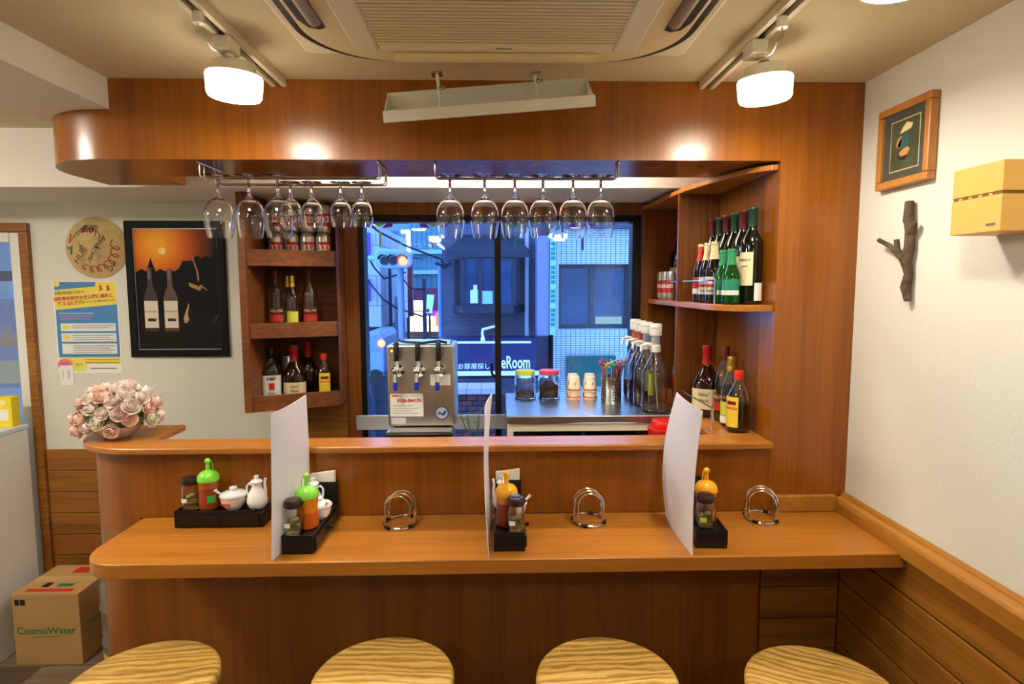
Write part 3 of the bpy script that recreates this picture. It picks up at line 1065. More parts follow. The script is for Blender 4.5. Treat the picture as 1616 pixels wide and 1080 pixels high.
# ================================================================== bottles
CLEAR = glass('bottle_glass', (.96, .98, .97, 1), 0.0, 1.45)
GREENG = mat('green_bottle_glass', S(16, 110, 30), 0.05, trans=.75)
BROWNG = mat('brown_bottle_glass', S(30, 14, 8), 0.05, coat=.3)
WINEG = mat('dark_wine_glass', S(12, 14, 10), 0.06, coat=.4)
AMBER = mat('amber_liquid', S(60, 26, 10), 0.05, trans=.3)
DARKL = mat('dark_liquid', S(14, 8, 6), 0.08)
GOLDC = mat('gold_cap', S(206, 166, 70), 0.3, .8)
REDC = mat('red_cap', S(176, 26, 30), 0.35)
REDO = mat('red_orange_cap', S(214, 48, 28), 0.35)
MAROON = mat('maroon_cap', S(108, 24, 30), 0.35)
GFOIL = mat('green_foil', S(40, 66, 46), 0.35, .3)
RFOIL = mat('red_foil', S(92, 34, 36), 0.35, .3)
LCREAM = mat('label_cream', S(226, 208, 164), 0.7)
LYEL = mat('label_yellow', S(228, 196, 52), 0.6)
LRED = mat('label_red', S(170, 44, 30), 0.6)
LDKR = mat('label_dark_red', S(74, 20, 18), 0.6)
LLIME = mat('label_lime', S(206, 208, 70), 0.6)
LGRN = mat('label_green', S(28, 122, 92), 0.6)
LGREY = mat('label_grey', S(206, 206, 200), 0.6)


def bottle(name, label, cat, loc, prof, m, rotz=0.0, caps=(), labels=(), liquid=None, group=None, seg=28, sq=None, sx=1.0, sy=1.0):
    t = thing(name, label, cat, loc, rotz, group)
    obj('body', MB().lathe(prof, seg, sq=sq, sx=sx, sy=sy), m, t, smooth=True, angle=50)
    if liquid:
        obj('liquid', MB().lathe(liquid[0], seg, sq=sq, sx=sx, sy=sy), liquid[1], t, smooth=True, angle=50)
    for nm, cp, cm in caps:
        obj(nm, MB().lathe(cp, 20), cm, t, smooth=True, angle=50)
    for lb in labels:
        l_ = obj(lb.get('name', 'label'), patch(lb['r'], lb['z'][0], lb['z'][1], lb.get('a', (-60, 60))[0], lb.get('a', (-60, 60))[1], sq=lb.get('sq'), sx=lb.get('sx', 1), sy=lb.get('sy', 1), t=lb.get('t', .0006)), lb['m'], t, smooth=True)
        for tx in lb.get('tx', ()):
            text(tx[0], tx[1], tx[3], l_, wrap=lb.get('tr', lb['r'] + .0012), loc=(0, 0, tx[2]), bold=tx[4] if len(tx) > 4 else 0.0)
    return t


def shell(out, t=.002, z_in=.006):
    """outer profile -> outer + inner wall for hollow glass"""
    inn = [(max(r - t, .0005), max(z, z_in)) for r, z in out if r > t]
    inn = [(r, z) for r, z in inn][::-1]
    res = list(out) + inn
    res.append((0, z_in))
    return res


def sizes(prof, k, kz):
    return [(r * k, z * kz) for r, z in prof]


WINE = [(0, 0.003), (.03, 0), (.034, .003), (.0345, .012), (.0345, .185), (.032, .203), (.022, .222), (.0150, .236), (.0135, .246), (.0135, .300), (.0, .300)]
WCAP = [(.0142, .246), (.0142, .296), (.0152, .297), (.0152, .305), (.0142, .306), (0, .306)]
BEER = [(0, .002), (.025, 0), (.028, .003), (.0285, .01), (.0285, .105), (.026, .122), (.017, .15), (.0125, .17), (.012, .203), (0, .203)]
STUB = [(0, .002), (.026, 0), (.029, .003), (.0292, .01), (.0292, .085), (.026, .102), (.016, .125), (.0125, .138), (.0122, .172), (0, .172)]

# ------------------------------------------------------------------ right-hand bottle shelves
rs = thing('bottle_shelf', 'cherry wood bottle shelves with curved fronts at the right of the kitchen', 'shelf', (0, 0, 0))


def shelf_poly(z0, z1):
    q = [(.8475, 2.754), (.70, 2.754), (.70, 2.05)]
    for i in range(8, -1, -1):
        a = math.radians(10 + i * 10)
        q.append((.81 - .11 * math.sin(a), 1.98 - .168 * math.cos(a)))
    q.append((.8475, 1.812))
    return MB().prism(q, z0, z1)


obj('shelf_board', shelf_poly(1.539, 1.560), WL, rs, smooth=True, bevel=.002, angle=30)
obj('shelf_board', MB().prism([(.8475, 2.754), (.665, 2.754), (.69, 2.215), (.734, 2.02), (.778, 1.875), (.80, 1.84), (.83, 1.815), (.8475, 1.812)], 1.966, 1.983), WL, rs, bevel=.002)
obj('divider', MB().box(.692, .8475, 2.285, 2.30, 1.5605, 1.9655), WS, rs, bevel=.001)
obj('divider', MB().box(.692, .8475, 2.285, 2.30, 1.1395, 1.5385), WS, rs, bevel=.001)
obj('end_panel', MB().box(.70, .8475, 2.7545, 2.775, 1.1395, 1.965), WS, rs)
obj('lower_board', MB().box(.692, .8475, 1.886, 2.754, 1.118, 1.1385), WL, rs, bevel=.002)
for z in (1.637, 1.222):
    if z > 1.5:
        obj('guard_rail', MB().tube([(.703, 2.284, z), (.703, 1.99, z), (.709, 1.938, z)], .0022, 8), CHROME, rs, smooth=True)
        obj('guard_rail', MB().tube([(.706, 2.301, z), (.706, 2.74, z)], .0022, 8), CHROME, rs, smooth=True)
        obj('guard_post', MB().cyl(.0045, 1.5605, z + .006, 12, (.711, 1.933, 0)), CHROME, rs, smooth=True)
    else:
        obj('guard_rail', MB().tube([(.70, 2.284, z), (.70, 2.08, z), (.700, 1.90, z)], .0022, 8), CHROME, rs, smooth=True)
        obj('guard_post', MB().cyl(.0045, 1.1395, z + .006, 12, (.700, 1.90, 0)), CHROME, rs, smooth=True)

wl = ['nearest the post', 'second from the post', 'third from the post', 'fourth from the post', 'fifth from the post', 'farthest from the post']
for i in range(6):
    lbs = [dict(r=.0345, z=(.05, .155) if i else (.06, .165), a=(-48, 48), m=LCREAM)]
    if i == 0:
        lbs[0]['tx'] = [('GRANDE', .011, .14, INK), ('RESERVE', .007, .12, INK)]
        lbs.append(dict(r=.0345, z=(.012, .068), a=(58, 112), m=PAPER, name='back_label'))
    bottle('wine_bottle', 'dark wine bottle with %s foil cap on the upper right shelf, %s' % ('green' if i % 2 == 0 else 'red', wl[i]), 'bottle',
           (.811, 1.897 + i * .0705, 1.5605), WINE, WINEG, math.radians(-62), [('capsule', WCAP, GFOIL if i % 2 == 0 else RFOIL)], lbs, group='wine bottles on the upper right shelf')
for i, (y, cm, lm) in enumerate([(2.150, REDO, LRED), (2.086, LCREAM, LGREY), (2.022, LCREAM, LGREY)]):
    lbs = [dict(r=.0285, z=(.03, .09), a=(-70, 70), m=lm)]
    if i == 0:
        lbs.append(dict(r=.0285, z=(.03, .05), a=(-70, 70), m=LGREY, t=.001))
    else:
        lbs.append(dict(r=.0285, z=(.04, .08), a=(-38, 38), m=mat('label_brown', S(150, 92, 50), .6), t=.001))
        lbs.append(dict(r=.0285, z=(.045, .075), a=(-30, 30), m=LGREY, t=.0014))
        lbs.append(dict(r=.0285, z=(.055, .065), a=(-55, 55), m=LRED, t=.0018))
    bottle('beer_bottle', ['brown beer bottle with red neck foil before the wine bottles', 'brown beer bottle with cream neck foil beside the red-necked one', 'brown beer bottle with cream neck foil next to the green bottles'][i], 'bottle',
           (.738, y, 1.5605), BEER, BROWNG, math.radians(-35), [('neck_foil', [(.0185, .149), (.0132, .172), (.0128, .198), (.0, .198)], cm), ('crown_cap', [(.014, .1985), (.0142, .205), (.012, .208), (0, .208)], mat('crown_cap_gold', S(210, 190, 140), .3, .6))], lbs, group='beer bottles on the upper right shelf')
for i, y in enumerate((1.957, 1.892)):
    bottle('beer_bottle', ['small green beer bottle behind the guard rail, farther from the post', 'small green beer bottle behind the guard rail, nearer the post'][i], 'bottle',
           (.7445 + .0015 * i, y, 1.5605), STUB, GREENG, math.radians(-30), [('neck_foil', [(.0165, .126), (.0132, .142), (.0130, .165), (0, .165)], mat('neck_foil_green', S(40, 130, 80), .4)), ('crown_cap', [(.0135, .1655), (.0138, .173), (.012, .176), (0, .176)], mat('crown_cap_green', S(30, 120, 70), .35))],
           [dict(r=.0292, z=(.03, .08), a=(-60, 60), m=LGRN), dict(r=.0292, z=(.03, .045), a=(-60, 60), m=LGREY, t=.001)], group='beer bottles on the upper right shelf')
# left compartment of the same shelf: cans and dark bottles
CANM = mat('can_silver', S(196, 194, 190), 0.3, .7)
CANP = [(0, .004), (.022, .0), (.027, .002), (.0325, .012), (.033, .016), (.033, .105), (.0325, .110), (.027, .119), (.0265, .122), (.0255, .122), (.025, .119), (0, .119)]


def can(name, label, loc, rotz, group, cm=None, k=1.0, txt='333'):
    return bottle(name, label, 'can', loc, sizes(CANP, k, 1), CANM, rotz,
                  [], [dict(r=.033 * k, z=(.03, .085), a=(-46, 46), m=mat('can_red', S(196, 44, 36), .4), name='emblem', tx=[(txt, .036 * k, .058, PAPER, .0012)])], group=group)


for i, y in enumerate((2.69, 2.61, 2.53)):
    can('beer_can', 'silver beer can on the upper right shelf, left of the divider, ' + ['nearest the window', 'middle of three', 'nearest the divider'][i], (.742, y, 1.5605), math.radians(-40), 'beer cans on the right shelf', k=.55)
for i, (x, y) in enumerate([(.808, 2.66), (.808, 2.57), (.80, 2.46)]):
    bottle('wine_bottle', 'dark wine bottle in the shaded compartment behind the cans, ' + ['nearest the window', 'middle one', 'nearest the divider'][i], 'bottle', (x, y, 1.5605), WINE, WINEG if i < 2 else GREENG, math.radians(-55),
           [('capsule', WCAP, mat('black_foil', S(20, 20, 24), .3))], [dict(r=.0345, z=(.05, .14), a=(-45, 45), m=LGREY if i < 2 else LGRN)], group='dark bottles behind the cans')
# lower right shelf
MAK = [(0, .003), (.040, 0), (.046, .004), (.047, .012), (.047, .115), (.043, .14), (.030, .165), (.020, .185), (.0155, .20), (.0145, .245), (0, .245)]
MSQ = lambda z: 3.6 if z < .13 else 2.0 + max(0, (.165 - z)) * 45
WAX = [(.019, .188), (.0175, .20), (.0172, .232), (.0185, .236), (.0185, .258), (.0175, .262), (0, .262)]
bottle('whisky_bottle', 'squat whisky bottle with dripping red wax top on the lower right shelf', 'bottle', (.776, 2.17, 1.1395), MAK, mat('bourbon_glass', S(40, 18, 8), .05, coat=.3), math.radians(-30),
       [('wax_seal', WAX, REDC)], [dict(r=.0475, z=(.03, .105), a=(-75, 75), m=LCREAM, sq=3.6, tx=[("Maker's", .018, .085, INK), ('Mark', .018, .062, INK)], tr=.0515)], sq=lambda z: 3.6 if z < .13 else 2.2)
NEP = [(0, .003), (.028, 0), (.033, .003), (.0335, .01), (.0335, .14), (.031, .165), (.022, .19), (.0135, .208), (.0125, .215), (.0125, .25), (0, .25)]
NCAP = [(.0135, .216), (.0140, .232), (.0142, .262), (.0135, .266), (0, .266)]


def nep(label, loc, rotz, group, liquid=False):
    t = bottle('spirit_bottle', label, 'bottle', loc, shell(NEP[:-1] + [(.0125, .25)], .0018), CLEAR, rotz, [('screw_cap', NCAP, MAROON)],
               [dict(r=.0337, z=(.04, .10), a=(-55, 55), m=LDKR, tx=[('Nếp Mới', .0155, .088, mat('label_gold_ink', S(226, 190, 120), .6))], tr=.0349), dict(r=.0337, z=(.04, .07), a=(-55, 55), m=LRED, t=.001)], group=group,
               liquid=([(0, .0065), (.030, .0065), (.0312, .0085), (.0312, .13), (0, .13)], AMBER) if liquid else None)
    return t


nep('clear spirit bottle with maroon cap and red label on the lower right shelf', (.808, 2.08, 1.1395), math.radians(-55), 'spirit bottles on the lower right shelf', True)
LEM = [(0, .003), (.026, 0), (.030, .003), (.0305, .01), (.0305, .125), (.028, .145), (.019, .17), (.0125, .185), (.0115, .19), (.0115, .222), (0, .222)]


def lem(label, loc, rotz, group):
    return bottle('spirit_bottle', label, 'bottle', loc, shell(LEM[:-1], .0018), CLEAR, rotz, [('gold_cap', [(.013, .191), (.0135, .205), (.0130, .206), (.0136, .21), (.0136, .236), (.0125, .24), (0, .24)], GOLDC)],
                  [dict(r=.0307, z=(.038, .085), a=(-45, 45), m=LLIME), dict(r=.0307, z=(.012, .036), a=(-45, 45), m=PAPER)], group=group)


lem('clear spirit bottle with gold cap and lime label on the lower right shelf', (.800, 2.005, 1.1395), math.radians(-65), 'spirit bottles on the lower right shelf')
KAH = [(0, .003), (.028, 0), (.036, .003), (.037, .01), (.037, .105), (.034, .125), (.022, .15), (.0145, .165), (.0135, .172), (.0135, .19), (0, .19)]
KCAP = [(.0145, .174), (.0155, .178), (.0155, .2), (.0145, .203), (0, .203)]


def kah(label, loc, rotz, group):
    return bottle('liqueur_bottle', label, 'bottle', loc, shell(KAH[:-1], .0018), CLEAR, rotz, [('screw_cap', KCAP, REDO)],
                  [dict(r=.0372, z=(.018, .118), a=(-38, 38), m=LYEL, tx=[('KAHLÚA', .0115, .08, INKR, .0004)], tr=.0385), dict(r=.0372, z=(.092, .104), a=(-26, 26), m=MAROON, t=.001)], group=group,
                  liquid=([(0, .0065), (.034, .0065), (.0348, .009), (.0348, .092), (0, .092)], DARKL))


kah('dark liqueur bottle with red cap and yellow label on the lower right shelf', (.796, 1.925, 1.1395), math.radians(-60), 'liqueur bottles')
for i, (x, y) in enumerate([(.80, 2.40), (.80, 2.52)]):
    bottle('spirit_bottle', ['square clear bottle in the shade behind the pump bottles', 'dark capped bottle in the shade behind the pump bottles, nearer the window'][i], 'bottle', (x, y, 1.1395), shell(sizes(MAK[:-1], .9, 1.1), .002), CLEAR, -.6, [('cap', sizes(KCAP, 1.15, 1.42), BLACK)],
           [dict(r=.043, z=(.04, .10), a=(-50, 50), m=LRED, sq=3.6)], sq=lambda z: 3.6 if z < .14 else 2.2, liquid=([(0, .0065), (.036, .0065), (.038, .01), (.038, .06), (0, .06)], AMBER))

# ------------------------------------------------------------------ left bottle cabinet
cb = thing('bottle_cabinet', 'brown wooden bottle cabinet left of the window', 'cabinet', (0, 0, 0))
YL, YR = 2.45, 2.62
XA, XB = -1.045, -.655


def fy(x):
    return YL + (YR - YL) * (x - XA) / (XB - XA)


WCB = wood('cabinet_wood', S(112, 62, 28), S(142, 84, 40), 'x', 8, .35)
obj('side_panel', MB().box(XA, XA + .03, YL, 2.7995, 1.10, 1.999), WCB, cb, bevel=.001)
obj('side_panel', MB().box(XB - .042, XB - .0405 + .0, YR + .0, 2.754, 1.10, 1.94), WCB, cb)
obj('back_panel', MB().box(XA + .0305, XB - .043, 2.785, 2.7995, 1.10, 1.999), WCB, cb)
for z0, z1 in ((1.099, 1.165), (1.406, 1.470), (1.706, 1.773)):
    xa, xb = XA + .0305, XB - .0435
    obj('shelf_board', MB().prism([(xa, fy(xa) + .018), (xb, fy(xb) + .018), (xb, 2.7845), (xa, 2.7845)], z0 + .006, z0 + .022), WCB, cb)
    obj('shelf_lip', MB().prism([(xa, fy(xa)), (xb, fy(xb)), (xb, fy(xb) + .0175), (xa, fy(xa) + .0175)], z0, z1), WCB, cb, bevel=.0015)
for i in range(3):
    obj('lower_board', MB().box(XA + .02, -.70, 2.755, 2.7795, .80 + i * .098, .896 + i * .098), WP, cb, bevel=.002)


# the bottles stand on shelf boards level with the lips' mid height
for i in range(4):
    x = -.965 + i * .0685
    can('beer_can', 'silver and red 333 beer can on the cabinet top shelf, lower row, ' + ['leftmost', 'second', 'third', 'rightmost'][i], (x, 2.66, 1.7285), .35, 'beer cans in the left cabinet')
    can('beer_can', 'silver and red 333 beer can stacked in the upper row, ' + ['leftmost', 'second', 'third', 'rightmost'][i], (x + .002, 2.66, 1.851), .3, 'beer cans in the left cabinet')
nep('clear bottle with maroon cap on the middle cabinet shelf, left one', (-.966, 2.63, 1.4285), .35, 'spirit bottles in the left cabinet')
nep('clear bottle with maroon cap on the middle cabinet shelf, right one', (-.828, 2.66, 1.4285), .3, 'spirit bottles in the left cabinet')
lem('clear bottle with gold cap and lime label on the middle cabinet shelf, in front', (-.896, 2.635, 1.4285), .3, 'spirit bottles in the left cabinet')
lem('gold capped bottle half hidden behind the left maroon-capped bottle', (-.945, 2.715, 1.4285), .3, 'spirit bottles in the left cabinet')
JB = [(0, .003), (.033, 0), (.037, .003), (.038, .01), (.038, .13), (.034, .15), (.022, .168), (.0145, .18), (.0135, .215), (0, .215)]
bottle('whisky_bottle', 'square whisky bottle with black cap and white label in the left cabinet', 'bottle', (-.985, 2.60, 1.1215), shell(JB[:-1], .002), CLEAR, .3,
       [('screw_cap', [(.0148, .188), (.0165, .19), (.0165, .232), (.015, .235), (0, .235)], BLACK)],
       [dict(r=.0386, z=(.02, .118), a=(-62, 62), m=PAPER, sq=4.5, tx=[('JIM BEAM', .0165, .104, INK, .0005), ('BOURBON', .010, .04, INK), ('WHISKEY', .010, .027, INK)], tr=.0425),
        dict(r=.0386, z=(.055, .085), a=(-16, 16), m=INKR, sq=4.5, t=.0012, name='rosette')], sq=lambda z: 4.5 if z < .14 else 2.2,
       liquid=([(0, .0065), (.034, .0065), (.0355, .01), (.0355, .128), (0, .128)], mat('bourbon_liquid', S(90, 44, 14), .05, trans=.5)))
bottle('whisky_bottle', 'squat whisky bottle with red wax top in the left cabinet', 'bottle', (-.893, 2.618, 1.1215), sizes(MAK, .98, .93), mat('bourbon_glass', S(40, 18, 8), .05), .3,
       [('wax_seal', sizes(WAX, .98, .93), REDC)], [dict(r=.0466, z=(.02, .085), a=(-70, 70), m=LCREAM, sq=3.6, tx=[("Maker's", .0165, .068, INK), ('Mark', .0165, .049, INK), ('WHISKY', .009, .03, INK)], tr=.0505)], sq=lambda z: 3.6 if z < .12 else 2.2)
can('beer_can', 'pale silver can standing behind the two whisky bottles', (-.945, 2.71, 1.1215), .3, 'beer cans in the left cabinet').scale = (1.05, 1.05, 1.5)
bottle('whisky_bottle', 'red wax topped bottle hidden behind the whisky bottle in the left cabinet', 'bottle', (-.868, 2.735, 1.1215), sizes(MAK, .9, .95), mat('bourbon_glass', S(40, 18, 8), .05), .3, [('wax_seal', sizes(WAX, .95, .95), REDC)], sq=lambda z: 3.6 if z < .12 else 2.2)
kah('dark liqueur bottle with red cap and yellow label in the left cabinet', (-.775, 2.66, 1.1215), .3, 'liqueur bottles')

# ================================================================== kitchen worktop and what stands on it
wt = thing('steel_worktop', 'stainless steel worktop under the window', 'worktop', (0, 0, 0))
STT = mat('worktop_steel', S(206, 208, 212), 0.3, 1.0, vary=(9, S(190, 192, 198)))
obj('top', MB().box(.035, .689, 2.25, 2.753, 1.092, 1.122), STT, wt, bevel=.003)
obj('rail', MB().box(.036, .655, 2.262, 2.275, 1.060, 1.0915), CREAM, wt)
for x in (.036, .63):
    obj('leg', MB().box(x, x + .024, 2.262, 2.285, .01, 1.0595), CREAM, wt)
obj('leg', MB().box(.37, .39, 2.60, 2.62, .01, 1.0915), STEEL, wt)
obj('back_panel', MB().box(.062, .655, 2.735, 2.75, .885, 1.0915), mat('dark_shelf', S(50, 46, 42), .5), wt)  # dark panel added over the window strip, stands for darkness under the worktop
obj('lower_shelf', MB().box(.062, .628, 2.30, 2.75, .86, .88), mat('dark_shelf', S(50, 46, 42), .5), wt)

JARP = [(0, .002), (.040, 0), (.0455, .003), (.0465, .01), (.0465, .088), (.043, .096), (.040, .099), (.040, .106)]


def candy_jar(label, x, y, lidm, fill):
    t = thing('storage_jar', label, 'jar', (x, y, 1.1225), .2, 'screw-lid jars on the worktop')
    obj('body', MB().lathe(shell(JARP, .0018), 32, sq=3.2), CLEAR, t, smooth=True, angle=50)
    obj('lid', MB().lathe([(.0425, .1065), (.044, .107), (.044, .124), (.042, .126), (0, .126)], 32), lidm, t, smooth=True)
    obj('contents', MB().lathe(fill, 24), mat('dried_leaves' if fill[-1][1] < .04 else 'coffee_powder', S(64, 44, 22) if fill[-1][1] < .04 else S(52, 30, 18), .9, bump=(160, 1.0, .01), vary=(120, S(96, 74, 40) if fill[-1][1] < .04 else S(64, 38, 22))), t, smooth=True)


candy_jar('squarish clear jar with a lime green lid on the steel worktop', .122, 2.625, mat('lid_lime', S(200, 214, 60), .35), [(0, .0065), (.040, .0065), (.0425, .012), (.042, .026), (.03, .032), (0, .034)])
candy_jar('squarish clear jar with a pink red lid half full of brown powder', .228, 2.625, mat('lid_pink', S(222, 76, 92), .35), [(0, .0065), (.040, .0065), (.0425, .012), (.0425, .056), (.03, .060), (.018, .074), (0, .076)])
CUPM = mat('cup_paper', S(232, 220, 192), .6)
CUPR = mat('cup_print', S(206, 108, 70), .6)
k = 0
for (x, y, lb) in [(.338, 2.60, 'front left'), (.409, 2.595, 'front right'), (.341, 2.672, 'rear left'), (.417, 2.668, 'rear right')]:
    for lvl in range(2):
        t = thing('paper_cup', 'flower printed cup turned upside down in the %s stack, %s' % (lb, 'lower one' if lvl == 0 else 'upper one'), 'cup', (x, y, 1.1225 + lvl * .033), k * .7, 'upside-down cups stacked on the worktop')
        obj('body', MB().lathe([(.030, 0), (.0315, .001), (.0315, .004), (.0295, .005), (.0225, .068), (.0215, .069), (0, .0665), (0, .0645), (.0207, .0645), (.0285, .004)], 28), CUPM, t, smooth=True)
        obj('band', MB().lathe([(.0297, .006), (.0301, .006), (.0291, .014), (.0287, .014)], 28), CUPR, t, smooth=True)
        for a in range(5):
            an = a * 1.256 + .3
            rr_ = .0272
            obj('flower', MB().loop([((rr_ + (.0004 if q_ == 0 else .0004)) * math.cos(an + .16 * math.cos(f) * (1 if j % 2 else .45)), rr_ * math.sin(an + .16 * math.cos(f) * (1 if j % 2 else .45)), .038 + .008 * math.sin(f) * (1 if j % 2 else .45)) for q_ in (0,) for j, f in enumerate([i * PI / 6 for i in range(12)])], (.0012 * math.cos(an), .0012 * math.sin(an), 0)), CUPR if a % 2 else mat('cup_print_green', S(110, 130, 96), .6), t)
        k += 1
# perforated steel holder with stirrers
hd = thing('utensil_holder', 'perforated stainless steel holder on the worktop', 'holder', (.484, 2.50, 1.1225))
obj('cup', MB().lathe([(0, .002), (.041, 0), (.0425, .002), (.0425, .112), (.0435, .113), (.0435, .116), (.0415, .116), (.0415, .004), (0, .004)], 40), STEEL, hd, smooth=True)
HOLE = mat('hole_dark', S(14, 13, 12), .6)
holes = MB()
for i in range(24):
    if i % 6 in (4, 5):
        continue
    for j in range(8):
        a = 2 * PI * i / 24
        c_ = (.0427 * math.cos(a), .0427 * math.sin(a), .018 + j * .0115)
        tv = Vector((-math.sin(a), math.cos(a), 0))
        holes.loop([Vector(c_) + tv * (.0024 * math.cos(q * PI / 4)) + Vector((0, 0, .0032 * math.sin(q * PI / 4))) for q in range(8)], (.0004 * math.cos(a), .0004 * math.sin(a), 0))
ho = obj('perforations', holes, HOLE, hd)
ho['kind'] = 'stuff'
colors = [('pink', S(226, 110, 150)), ('blue', S(110, 140, 220)), ('orange', S(236, 150, 60)), ('purple', S(130, 90, 170)), ('yellow', S(230, 200, 70)), ('clear', S(200, 210, 230)), ('green', S(90, 170, 120)), ('red', S(206, 60, 70))]
n_of = {}
for i in range(20):
    a = 2 * PI * i / 20 + .2
    rr_ = .012 + .02 * ((i * 7) % 10) / 10
    x, y = rr_ * math.cos(a), rr_ * math.sin(a)
    dx, dy = .016 * math.cos(a) + .01 * (1 if i > 12 else -.2), .014 * math.sin(a)
    hgt = .15 + .02 * ((i * 3) % 5) / 5
    if i < 6:
        cm, cn = BLACK, 'black'
        x, dx = abs(x) + .004, abs(dx) + .010
    else:
        cn, cc = colors[i % 8]
        cm = mat('stirrer_' + cn, cc, .2, trans=.35)
    n_of[cn] = n_of.get(cn, 0) + 1
    t = thing('drink_stirrer', ('black straw standing in the steel holder' if cn == 'black' else '%s plastic drink stirrer with a shaped tip in the steel holder' % cn), 'stirrer', (.484 + x, 2.50 + y, 1.128), 0, 'stirrers in the holder: ' + cn)
    obj('stick', MB().tube([(0, 0, 0), (dx * .5, dy * .5, hgt * .6), (dx, dy, hgt)], .0036 if cn == 'black' else .0022, 6), cm, t, smooth=True)
    if cn != 'black':
        tp = MB()
        for q in range(4):
            an = q * PI / 2 + i
            tp.tube([(dx, dy, hgt + .006), (dx + .016 * math.cos(an), dy, hgt + .006 + .016 * math.sin(an))], .0045, 6)
        tp.ball((dx, dy, hgt + .006), .008, 8, 6)
        obj('tip', tp, cm, t, smooth=True)
# pump bottles
PET = [(0, .004), (.038, 0), (.047, .006), (.0485, .016), (.0485, .145), (.044, .175), (.028, .205), (.019, .222), (.0175, .23), (.0175, .244)]
for i, (x, y, lq, lbl) in enumerate([(.622, 2.665, mat('syrup_red', S(140, 20, 24), .05, trans=.6), 'farthest pump bottle with dark red syrup beside the window'), (.620, 2.560, mat('syrup_pink', S(170, 60, 50), .05, trans=.6), 'pump bottle with reddish syrup, second from the window'),
                                     (.620, 2.452, None, 'almost empty pump bottle with a lime label, second nearest'), (.626, 2.335, None, 'nearest clear empty pump bottle with a white dispenser top')]):
    t = thing('pump_bottle', lbl, 'bottle', (x, y, 1.1225), -.4, 'pump dispenser bottles on the worktop')
    obj('body', MB().lathe(shell(PET, .0016), 36, sq=lambda z: 3.4 if z < .17 else 2.0), CLEAR, t, smooth=True, angle=50)
    if lq:
        obj('liquid', MB().lathe([(0, .0065), (.044, .0065), (.046, .012), (.046, .05 + .03 * (1 - i)), (0, .05 + .03 * (1 - i))], 32, sq=3.4), lq, t, smooth=True, angle=50)
    obj('collar', MB().lathe([(.0185, .236), (.0205, .238), (.0205, .262), (.016, .266), (0, .266)], 24), WHITE, t, smooth=True)
    obj('chamber', MB().lathe([(.0, .2665), (.0165, .2665), (.0165, .302), (0, .302)], 24), sheet_mat('chamber_plastic', S(214, 222, 226), .5, .2) if i > 1 else mat('chamber_red', S(190, 90, 70), .2), t, smooth=True)
    obj('pump_head', MB().lathe([(0, .3025), (.024, .3025), (.0245, .305), (.0245, .345), (.022, .349), (0, .350)], 28), WHITE, t, smooth=True)
    text('DISPENSER', .007, mat('ink_teal', S(60, 150, 150), .6), t, wrap=.0249, loc=(0, 0, .332))
    obj('spout', MB().tube([(-.012, -.008, .262), (-.03, -.022, .268), (-.048, -.034, .264), (-.052, -.037, .240)], [.008, .0065, .006, .005], 10), WHITE, t, smooth=True)
    obj('dip_tube', MB().tube([(0, 0, .236), (.004, -.006, .12), (.016, -.018, .012)], .003, 8), sheet_mat('dip_plastic', S(225, 228, 230), .5, .4), t, smooth=True)
    if i in (2, 1):
        obj('label', patch(.0486, .05, .14, 20, 100, sq=3.4), LLIME if i == 2 else PAPER, t, smooth=True)

# red kettle lid beside the partition
rp = thing('red_canister', 'glossy red lidded canister low behind the ledge on the right', 'canister', (.615, 2.14, .97))
obj('body', MB().lathe([(0, 0), (.055, 0), (.06, .005), (.06, .122), (0, .122)], 32), mat('gloss_red', S(206, 34, 30), .2), rp, smooth=True)
obj('lid', MB().lathe([(.062, .1225), (.064, .125), (.064, .13), (.05, .131), (.05, .15), (.046, .158), (.03, .163), (0, .164)], 32), mat('gloss_red', S(206, 34, 30), .2), rp, smooth=True)
kc = thing('kitchen_cabinet', 'low steel kitchen cabinet behind the ledge on the right', 'cabinet', (0, 0, 0))
obj('body', MB().box(.30, .655, 1.93, 2.24, .004, .955), STEEL, kc, bevel=.003)
obj('top', MB().box(.295, .658, 1.925, 2.245, .9555, .9695), STT, kc, bevel=.002)
kc = thing('kitchen_cabinet', 'low steel kitchen cabinet under the beer dispenser', 'cabinet', (0, 0, 0))
obj('body', MB().box(-.62, .03, 2.13, 2.66, .004, .915), STEEL, kc, bevel=.003)
obj('top', MB().box(-.625, .033, 2.125, 2.665, .9155, .9295), STT, kc, bevel=.002)

# ------------------------------------------------------------------ beer dispenser
bd = thing('beer_dispenser', 'stainless steel beer dispenser with three taps before the window', 'beer dispenser', (-.292, 2.25, 1.085))
STD = mat('dispenser_steel', S(210, 204, 194), 0.34, 1.0, bump=(400, .04, .0006))
obj('body', MB().box(-.127, .127, 0, .20, 0, .314), STD, bd, bevel=.006)
obj('drip_tray', MB().box(-.126, .126, -.09, .0, -.06, -.005), mat('drip_dark', S(60, 58, 54), .3, .8), bd, bevel=.004)
obj('tray_grate', MB().box(-.118, .118, -.082, -.004, -.0045, -.001), STEEL, bd)
obj('support', MB().box(-.11, .11, .01, .19, -.155, -.001), BLACK, bd)
obj('top_lid', MB().grid(lambda u, v: (-.11 + .22 * u, .01 + .17 * v, .3145 + .012 * math.sin(PI * v) * (1 if u > .1 else 0)), 8, 6, (0, 0, .002)), mat('clear_cover', S(150, 190, 210), .1, trans=.6), bd, smooth=True)
obj('lid_cord', MB().tube([(-.09, .004, .334), (-.05, .0, .326), (.01, .0, .322), (.07, .0, .330), (.10, .004, .322)], .005, 8), BLACK, bd, smooth=True)
